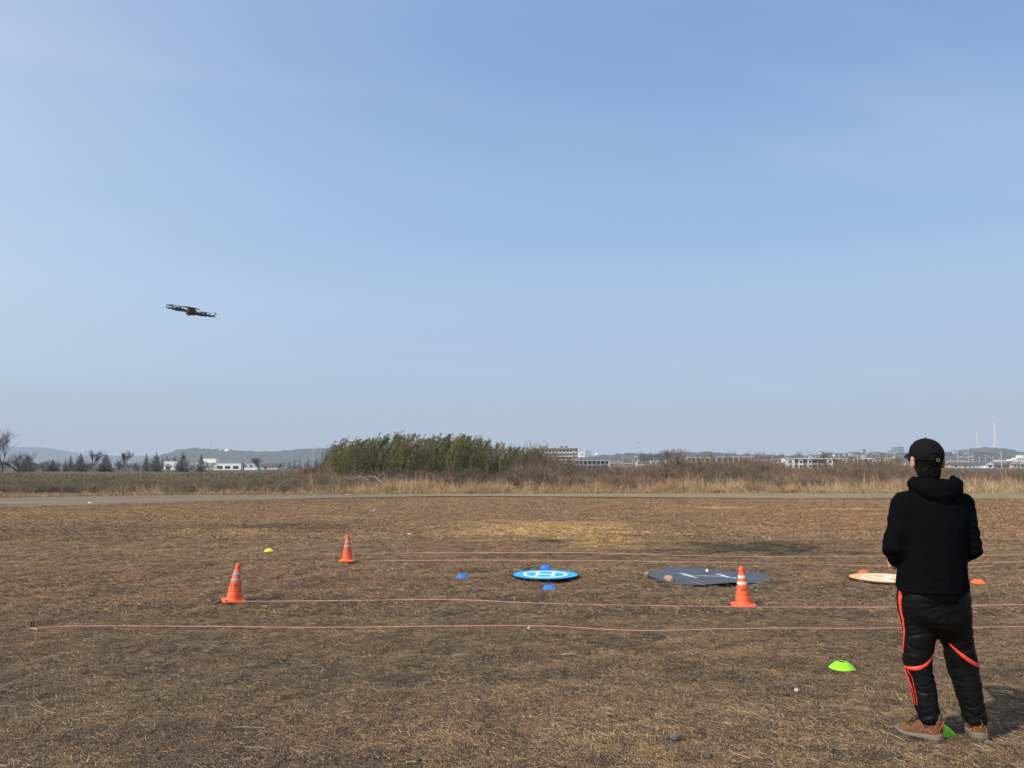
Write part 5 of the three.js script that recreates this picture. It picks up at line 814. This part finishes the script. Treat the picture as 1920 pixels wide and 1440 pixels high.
  { const bz = 0.101; part('buckle', [boxAt(-0.009, 0.009, 0.0065, 0.009, 0, 0.003), boxAt(-0.009, 0.009, -0.009, -0.0065, 0, 0.003), boxAt(-0.009, -0.0065, -0.0065, 0.0065, 0, 0.003), boxAt(0.0065, 0.009, -0.0065, 0.0065, 0, 0.003)].map(g => g.translate(hx + 0.008, 1.6365, bz)), mat(0.42, 0.40, 0.36, 0.35, { metalness: 0.8 }), capMesh); }
  { const lens = mat(0.006, 0.006, 0.007, 0.12), gl = []; for (const s of [-1, 1]) { gl.push(new THREE.CylinderGeometry(0.027, 0.025, 0.004, 20).rotateX(Math.PI / 2).scale(1, 0.82, 1).rotateY(s * 0.22).translate(hx + s * 0.036, 1.645, -0.112), tube([V(hx + s * 0.062, 1.652, -0.108), V(hx + s * 0.084, 1.651, -0.095), V(hx + s * 0.092, 1.646, -0.03), V(hx + s * 0.094, 1.640, 0.012), V(hx + s * 0.091, 1.622, 0.03)], 0.0032, 20, 6)); } gl.push(bar(V(hx - 0.012, 1.650, -0.116), V(hx + 0.012, 1.650, -0.116), 0.003)); part('sunglasses', gl, lens, who); }
  // --- hoodie
  const cxAt = y => interp([[0.84, -0.036], [1.1, -0.030], [1.40, -0.008], [1.56, -0.02]], y);
  const aAt = y => interp([[0.80, 0.190], [0.83, 0.198], [0.858, 0.200], [0.868, 0.208], [1.0, 0.200], [1.2, 0.200], [1.33, 0.200], [1.38, 0.180], [1.43, 0.140], [1.50, 0.085], [1.56, 0.07]], y), bAt = y => interp([[0.80, 0.142], [0.83, 0.148], [0.858, 0.149], [0.868, 0.153], [1.05, 0.152], [1.25, 0.155], [1.35, 0.142], [1.42, 0.112], [1.5, 0.080], [1.56, 0.07]], y);
  const hoodieF = (x, y, z) => {
    const a = aAt(y), b = bAt(y), cx = cxAt(y), k = Math.hypot((x - cx) / a, z / b);
    let d = (k - 1) * Math.min(a, b) * 0.92;
    d = smax(d, y - 1.50, 0.03);
    const w = 0.006 * PN.noise(x * 9, y * 6, z * 9) + 0.0045 * PN.noise(x * 20, y * 26, z * 20) * (0.4 + 0.8 * smooth(1.1, 0.9, y));
    for (const [q, s] of [[L, -1], [Rr, 1]]) {
      const arm = Math.min(cap(x, y, z, q.sh, q.el, 0.073, 0.066), cap(x, y, z, q.el, [lerp(q.el[0], q.wr[0], 0.93), lerp(q.el[1], q.wr[1], 0.93), lerp(q.el[2], q.wr[2], 0.93)], 0.065, 0.040));
      const t = len3(x - q.el[0], y - q.el[1], z - q.el[2]); d = smin(d, arm + 0.011 * PN.noise(x * 11, y * 24 + x * 9, z * 11) * (0.5 + Math.exp(-t * t * 60)) + 0.004 * PN.noise(x * 24, y * 30, z * 24), 0.045);
    }
    d += w;
    // collar and hood lying on the back
    const ring = (() => { const px = x + 0.014, py = y - 1.487 + 0.12 * z, pz = z - 0.012, r = Math.hypot(px / 1.12, pz) - 0.090; return Math.hypot(r, py * 0.72) - 0.025; })();
    let bag = ell(x, y, z, -0.008, 1.462 - 0.25 * Math.max(0, 0.1 - z) - 0.55 * Math.max(0, 0.06 - Math.abs(x + 0.008)) * (y < 1.46 ? 1 : 0), 0.106, 0.130, 0.072, 0.054) ; bag = smin(bag, cap(x, y, z, [-0.105, 1.485, 0.06], [-0.118, 1.50, 0.02], 0.042, 0.036), 0.03); bag = smin(bag, cap(x, y, z, [0.095, 1.498, 0.078], [0.098, 1.535, 0.05], 0.038, 0.014), 0.03);
    bag = smin(bag, ring, 0.03); bag = smax(bag, -ell(x, y, z, -0.006, 1.552, 0.062, 0.092, 0.060, 0.074), 0.010);
    bag += 0.005 * PN.noise(x * 16, y * 20, z * 16);
    d = smin(d, bag, 0.014);
    d = smax(d, -cap(x, y, z, [hx, 1.49, 0.0], [hx, 1.62, -0.01], 0.062, 0.062), 0.012);
    return smax(d, 0.803 + 0.03 * (x - cx) * -1 - y, 0.012);
  };
  const hoodie = part('hoodie', netMesh(hoodieF, [-0.37, 0.765, -0.34], [0.33, 1.57, 0.22], 0.0075), black, who);
  part('hem_band', [band(hoodieF, [0, 1, 2, 3, 4, 5, 6, 7, 8].map(i => { const t = i / 8 * 6.283; return [cxAt(0.86) + Math.cos(t) * 0.21, 0.863, Math.sin(t) * 0.155]; }), 0.012, 0.003, 70)], black, hoodie);
  // --- trousers
  const legs = [{ h: [-0.118, 0.82, 0.0], k: [-0.136, 0.43, -0.025], a: [-0.110, 0.135, 0.026], rk: 0.080, ra: 0.056 }, { h: [0.052, 0.82, 0.0], k: [0.124, 0.43, -0.02], a: [0.167, 0.135, 0.010], rk: 0.085, ra: 0.061 }];
  const trouserF = (x, y, z) => {
    const a = interp([[0.55, 0.165], [0.65, 0.178], [0.8, 0.182], [0.9, 0.176]], y), b = interp([[0.55, 0.10], [0.7, 0.132], [0.82, 0.138], [0.9, 0.128]], y);
    let d = (Math.hypot((x + 0.036) / a, (z + 0.002) / b) - 1) * 0.13; d = smax(d, 0.62 - y + 0.6 * Math.abs(x + 0.015), 0.05);
    for (const g of legs) { const t = len3(x - g.k[0], y - g.k[1] + 0.03, z - g.k[2]), low = smooth(0.27, 0.14, y); let l = Math.min(cap(x, y, z, g.h, g.k, 0.106, g.rk), cap(x, y, z, g.k, g.a, g.rk, g.ra + 0.006)); l += 0.007 * PN.noise(x * 8 + 3, y * 40 + 3 * PN.noise(x * 7, y * 4, z * 7), z * 8) * (Math.exp(-t * t * 70) * 0.9 + low * 0.9); d = smin(d, l, 0.075); }
    const m = 0.35 + 0.65 * smooth(0.75, 0.5, y);
    const u = x * 0.94 + y * 0.34, v = y * 0.94 - x * 0.34;                // creases pull slightly aslant
    const fold = (n, k) => Math.exp(-((n * k) ** 2));
    d += 0.005 * PN.noise(x * 6, y * 7, z * 6) + (0.5 + 0.5 * m) * (0.0060 * fold(PN.noise(u * 7 + 2, v * 15 + 5, z * 7), 5.5) * clamp(0.3 + 2.5 * PN.noise(x * 6 + 9, y * 6, z * 6)) + 0.0042 * fold(PN.noise(u * 10 + 6, v * 27, z * 10 + 3), 6) * clamp(0.3 + 2.5 * PN.noise(x * 7, y * 8 + 4, z * 7)));
    d = smax(d, y - 0.90, 0.01); return smax(d, 0.098 - y, 0.010);
  };
  const tr = part('trousers', netMesh(trouserF, [-0.28, 0.09, -0.2], [0.28, 0.92, 0.2], 0.0062), nylon, who);
  const around = (g, y, deg, r = 0.1) => { const f = y > g.k[1] ? clamp((g.h[1] - y) / (g.h[1] - g.k[1])) : 0, c = y > g.k[1] ? [lerp(g.h[0], g.k[0], f), lerp(g.h[2], g.k[2], f)] : [lerp(g.k[0], g.a[0], clamp((g.k[1] - y) / (g.k[1] - g.a[1]))), lerp(g.k[2], g.a[2], clamp((g.k[1] - y) / (g.k[1] - g.a[1])))], q = deg * Math.PI / 180; return [c[0] - Math.cos(q) * r, y, c[1] + Math.sin(q) * r]; };  // 0 = his left, 90 = his back
  const [lg, rg] = legs;
  part('side_stripe', band(trouserF, [around(lg, 0.87, 6, 0.12), around(lg, 0.78, 3, 0.115), around(lg, 0.66, 0, 0.105), around(lg, 0.57, -3), around(lg, 0.49, -6)], t => lerp(0.042, 0.006, t), 0.0028, 40), red, tr);
  part('side_stripe', band(trouserF, [around(rg, 0.87, 174, 0.12), around(rg, 0.78, 177, 0.115), around(rg, 0.66, 180, 0.105), around(rg, 0.57, 183), around(rg, 0.49, 186)], t => lerp(0.042, 0.006, t), 0.0028, 40), red, tr);
  part('knee_stripe', band(trouserF, [around(lg, 0.404, -8), around(lg, 0.408, 25), around(lg, 0.418, 58), around(lg, 0.442, 95), around(lg, 0.488, 130), around(lg, 0.53, 150)], t => 0.005 + 0.019 * Math.sin(Math.PI * clamp(t * 0.85 + 0.15)), 0.003, 40), red, tr);
  part('knee_stripe', band(trouserF, [around(rg, 0.56, 32), around(rg, 0.525, 50), around(rg, 0.488, 75), around(rg, 0.452, 105), around(rg, 0.432, 135), around(rg, 0.43, 165)], t => 0.005 + 0.021 * Math.sin(Math.PI * clamp(t * 0.75)), 0.003, 40), red, tr);
  for (const k of [-14, 2, 18]) part('calf_stripe', band(trouserF, [around(lg, 0.395, k - 6), around(lg, 0.345, k), around(lg, 0.30, k + 4), around(lg, 0.255, k + 3), around(lg, 0.205, k)], 0.0036, 0.0022, 34), red, tr);
  for (const k of [168, 179, 190]) part('calf_stripe', band(trouserF, [around(rg, 0.395, k), around(rg, 0.345, k), around(rg, 0.30, k), around(rg, 0.255, k), around(rg, 0.205, k)], 0.0036, 0.0022, 34), red, tr);
  // --- shoes
  const tan = mat(0.135, 0.066, 0.028, 0.85, { specularIntensity: 0.4 }), solM = mat(0.19, 0.15, 0.11, 0.95, { specularIntensity: 0.3 }), treadM = mat(0.10, 0.092, 0.085, 0.9), darkLeather = mat(0.045, 0.036, 0.034, 0.75), toeM = mat(0.10, 0.10, 0.095, 0.8), trimM = mat(0.74, 0.15, 0.08, 0.55), laceM = mat(0.030, 0.022, 0.018, 0.8), collarM = mat(0.085, 0.060, 0.040, 0.9);
  const hw = w => interp([[-0.004, 0.006], [0.004, 0.024], [0.02, 0.035], [0.06, 0.0365], [0.11, 0.0365], [0.18, 0.046], [0.215, 0.0465], [0.25, 0.040], [0.275, 0.026], [0.288, 0.006]], w), top = w => interp([[-0.01, 0.116], [0.02, 0.130], [0.075, 0.130], [0.105, 0.124], [0.13, 0.102], [0.16, 0.079], [0.21, 0.064], [0.25, 0.055], [0.275, 0.044], [0.29, 0.03]], w), lift = w => interp([[0, 0.004], [0.03, 0], [0.2, 0], [0.29, 0.016]], w);
  const soleF = (u, v, w) => { let d = Math.max(Math.abs(u) - hw(w) - 0.0045 + 0.0015 * Math.sin(w * 190) * (v < 0.012 ? 1 : 0), -0.006 - w, w - 0.292); const th = interp([[0, 0.040], [0.09, 0.033], [0.2, 0.026], [0.29, 0.022]], w) + lift(w); d = smax(d, v - th, 0.006); return smax(d, lift(w) - v, 0.006); };
  const upperF = (u, v, w) => { const H = top(w), b = 0.012, a = Math.max(0.004, (hw(w) + 0.001) * interp([[0, 1], [0.5, 0.97], [1, 0.74]], clamp((v - b) / (H - b)))); let d = Math.abs(u) - a; d = smax(d, v - H + 0.22 * Math.abs(u), 0.022); d = smax(d, -w - 0.002 + (v - 0.05) * -0.05, 0.02); d = smax(d, w - 0.286, 0.02); d = smax(d, b + lift(w) - v, 0.004); return d * 0.9 + 0.0012 * PN.noise(u * 60, v * 60, w * 60); };
  function shoe(label, x, z, turn) {
    const s = part('shoe', netMesh(upperF, [-0.07, 0, -0.03], [0.07, 0.14, 0.31], 0.0042), tan, who); s.position.set(x, 0.004, z); s.scale.set(1.10, 1.26, 0.90); s.rotation.y = turn; s.userData.label = label;
    part('sole', netMesh((u, v, w) => smax(soleF(u, v, w), 0.0115 + lift(w) - v, 0.002), [-0.07, -0.02, -0.03], [0.07, 0.07, 0.31], 0.0042), solM, s); part('tread', netMesh((u, v, w) => smax(soleF(u * 1.02, v, w) + 0.001 + 0.003 * Math.max(0, Math.sin(w * 260)), v - 0.011 - lift(w), 0.002), [-0.07, -0.02, -0.03], [0.07, 0.05, 0.31], 0.0042), treadM, s);
    part('toe_cap', netMesh((u, v, w) => smax(upperF(u, v, w) - 0.002, 0.252 - w + 0.15 * v, 0.003), [-0.07, 0.005, 0.22], [0.07, 0.09, 0.31], 0.0036), toeM, s);
    part('collar', netMesh((u, v, w) => smax(smax(upperF(u, v, w) - 0.0022, 0.088 + 0.10 * Math.abs(w - 0.05) - v, 0.003), w - 0.105, 0.004), [-0.07, 0.07, -0.03], [0.07, 0.14, 0.13], 0.0036), collarM, s);
    part('lace', [0, 1, 2, 3, 4].map(i => piping(upperF, [[-0.030, 0.055 + i * 0.008, 0.205 - i * 0.018], [0, 0.085, 0.198 - i * 0.018], [0.030, 0.055 + i * 0.008, 0.205 - i * 0.018]], 0.0026, 0.003)).concat([tube([V(0, 0.108, 0.125), V(0.03, 0.105, 0.15), V(0.046, 0.085, 0.17), V(0.047, 0.06, 0.18)], 0.0026, 16, 5), tube([V(0, 0.108, 0.125), V(-0.03, 0.105, 0.15), V(-0.046, 0.08, 0.175), V(-0.047, 0.055, 0.19)], 0.0026, 16, 5)]), laceM, s);
    for (const k of [-1, 1]) {
      const at = (w, v) => [k * 0.05, v, w];
      part('overlay', [band(upperF, [at(0.118, 0.100), at(0.098, 0.078), at(0.085, 0.062), at(0.068, 0.048), at(0.048, 0.040)], 0.015, 0.0022, 20), band(upperF, [at(0.045, 0.086), at(0.066, 0.076), at(0.083, 0.062), at(0.098, 0.048), at(0.108, 0.040)], 0.014, 0.0026, 20)], darkLeather, s);
      part('trim', [piping(upperF, [at(0.128, 0.098), at(0.108, 0.074), at(0.100, 0.060), at(0.110, 0.048), at(0.118, 0.040)], 0.0013, 0.0025), piping(upperF, [at(0.110, 0.104), at(0.092, 0.084), at(0.078, 0.078), at(0.060, 0.086), at(0.040, 0.090)], 0.0013, 0.0025), piping(upperF, [at(0.040, 0.080), at(0.060, 0.070), at(0.070, 0.060), at(0.056, 0.048), at(0.042, 0.040)], 0.0013, 0.0025), piping(upperF, [at(0.058, 0.041), at(0.074, 0.053), at(0.084, 0.055), at(0.094, 0.050), at(0.100, 0.041)], 0.0013, 0.0025)], trimM, s);
    }
    part('heel_trim', [piping(upperF, [[-0.026, 0.044, 0.004], [-0.030, 0.064, -0.002], [-0.024, 0.082, -0.006], [0, 0.086, -0.01], [0.024, 0.082, -0.006], [0.030, 0.064, -0.002], [0.026, 0.044, 0.004]], 0.0013, 0.0025), piping(upperF, [[-0.035, 0.092, 0.02], [-0.02, 0.094, 0.0], [0, 0.095, -0.01], [0.02, 0.094, 0.0], [0.035, 0.092, 0.02]], 0.0013, 0.0025), piping(upperF, [[-0.010, 0.070, -0.02], [0.0, 0.074, -0.02], [0.010, 0.070, -0.02], [0.0, 0.066, -0.02], [-0.010, 0.070, -0.02]], 0.0012, 0.001)], trimM, s);
    part('pull_loop', tube([V(-0.006, 0.078, -0.006), V(-0.006, 0.092, -0.012), V(0, 0.098, -0.014), V(0.006, 0.092, -0.012), V(0.006, 0.078, -0.006)], 0.0035, 18, 6), mat(0.20, 0.13, 0.04, 0.7), s);
  }
  shoe('brown hiking shoe seen from its outer side', -0.062, 0.068, Math.atan2(-0.70, -0.71)); shoe('brown hiking shoe seen from its heel', 0.166, 0.060, Math.atan2(0.34, -0.94));
  // --- what he holds
  const rc = thing('remote_controller', 'dark grey remote controller held in both hands of the pilot', 'controller', [X0 - 0.035, 1.008, Z0 - 0.335]); rc.rotation.x = 0.35;
  const cb = mat(0.06, 0.06, 0.065, 0.5), shp = new THREE.Shape(); shp.moveTo(-0.066, -0.03); shp.quadraticCurveTo(-0.072, 0.03, -0.05, 0.045); shp.lineTo(0.05, 0.045); shp.quadraticCurveTo(0.072, 0.03, 0.066, -0.03); shp.quadraticCurveTo(0.04, -0.05, 0, -0.034); shp.quadraticCurveTo(-0.04, -0.05, -0.066, -0.03);
  part('body', new THREE.ExtrudeGeometry(shp, { depth: 0.026, bevelEnabled: true, bevelSize: 0.004, bevelThickness: 0.004, bevelSegments: 3 }).rotateX(-Math.PI / 2).translate(0, -0.013, 0), cb, rc);
  for (const s of [-1, 1]) { part('stick', [new THREE.CylinderGeometry(0.003, 0.003, 0.016, 8).translate(s * 0.036, 0.024, 0.004), new THREE.CylinderGeometry(0.006, 0.005, 0.004, 12).translate(s * 0.036, 0.033, 0.004)], ink, rc); part('antenna', bar(V(s * 0.042, 0.006, -0.05), V(s * 0.046, 0.05, -0.085), 0.004, 0.003, 8), ink, rc); }
  part('screen', boxAt(-0.02, 0.02, 0.018, 0.0205, -0.03, -0.006), mat(0.02, 0.025, 0.03, 0.15), rc);
}
renderer.render(scene, camera);
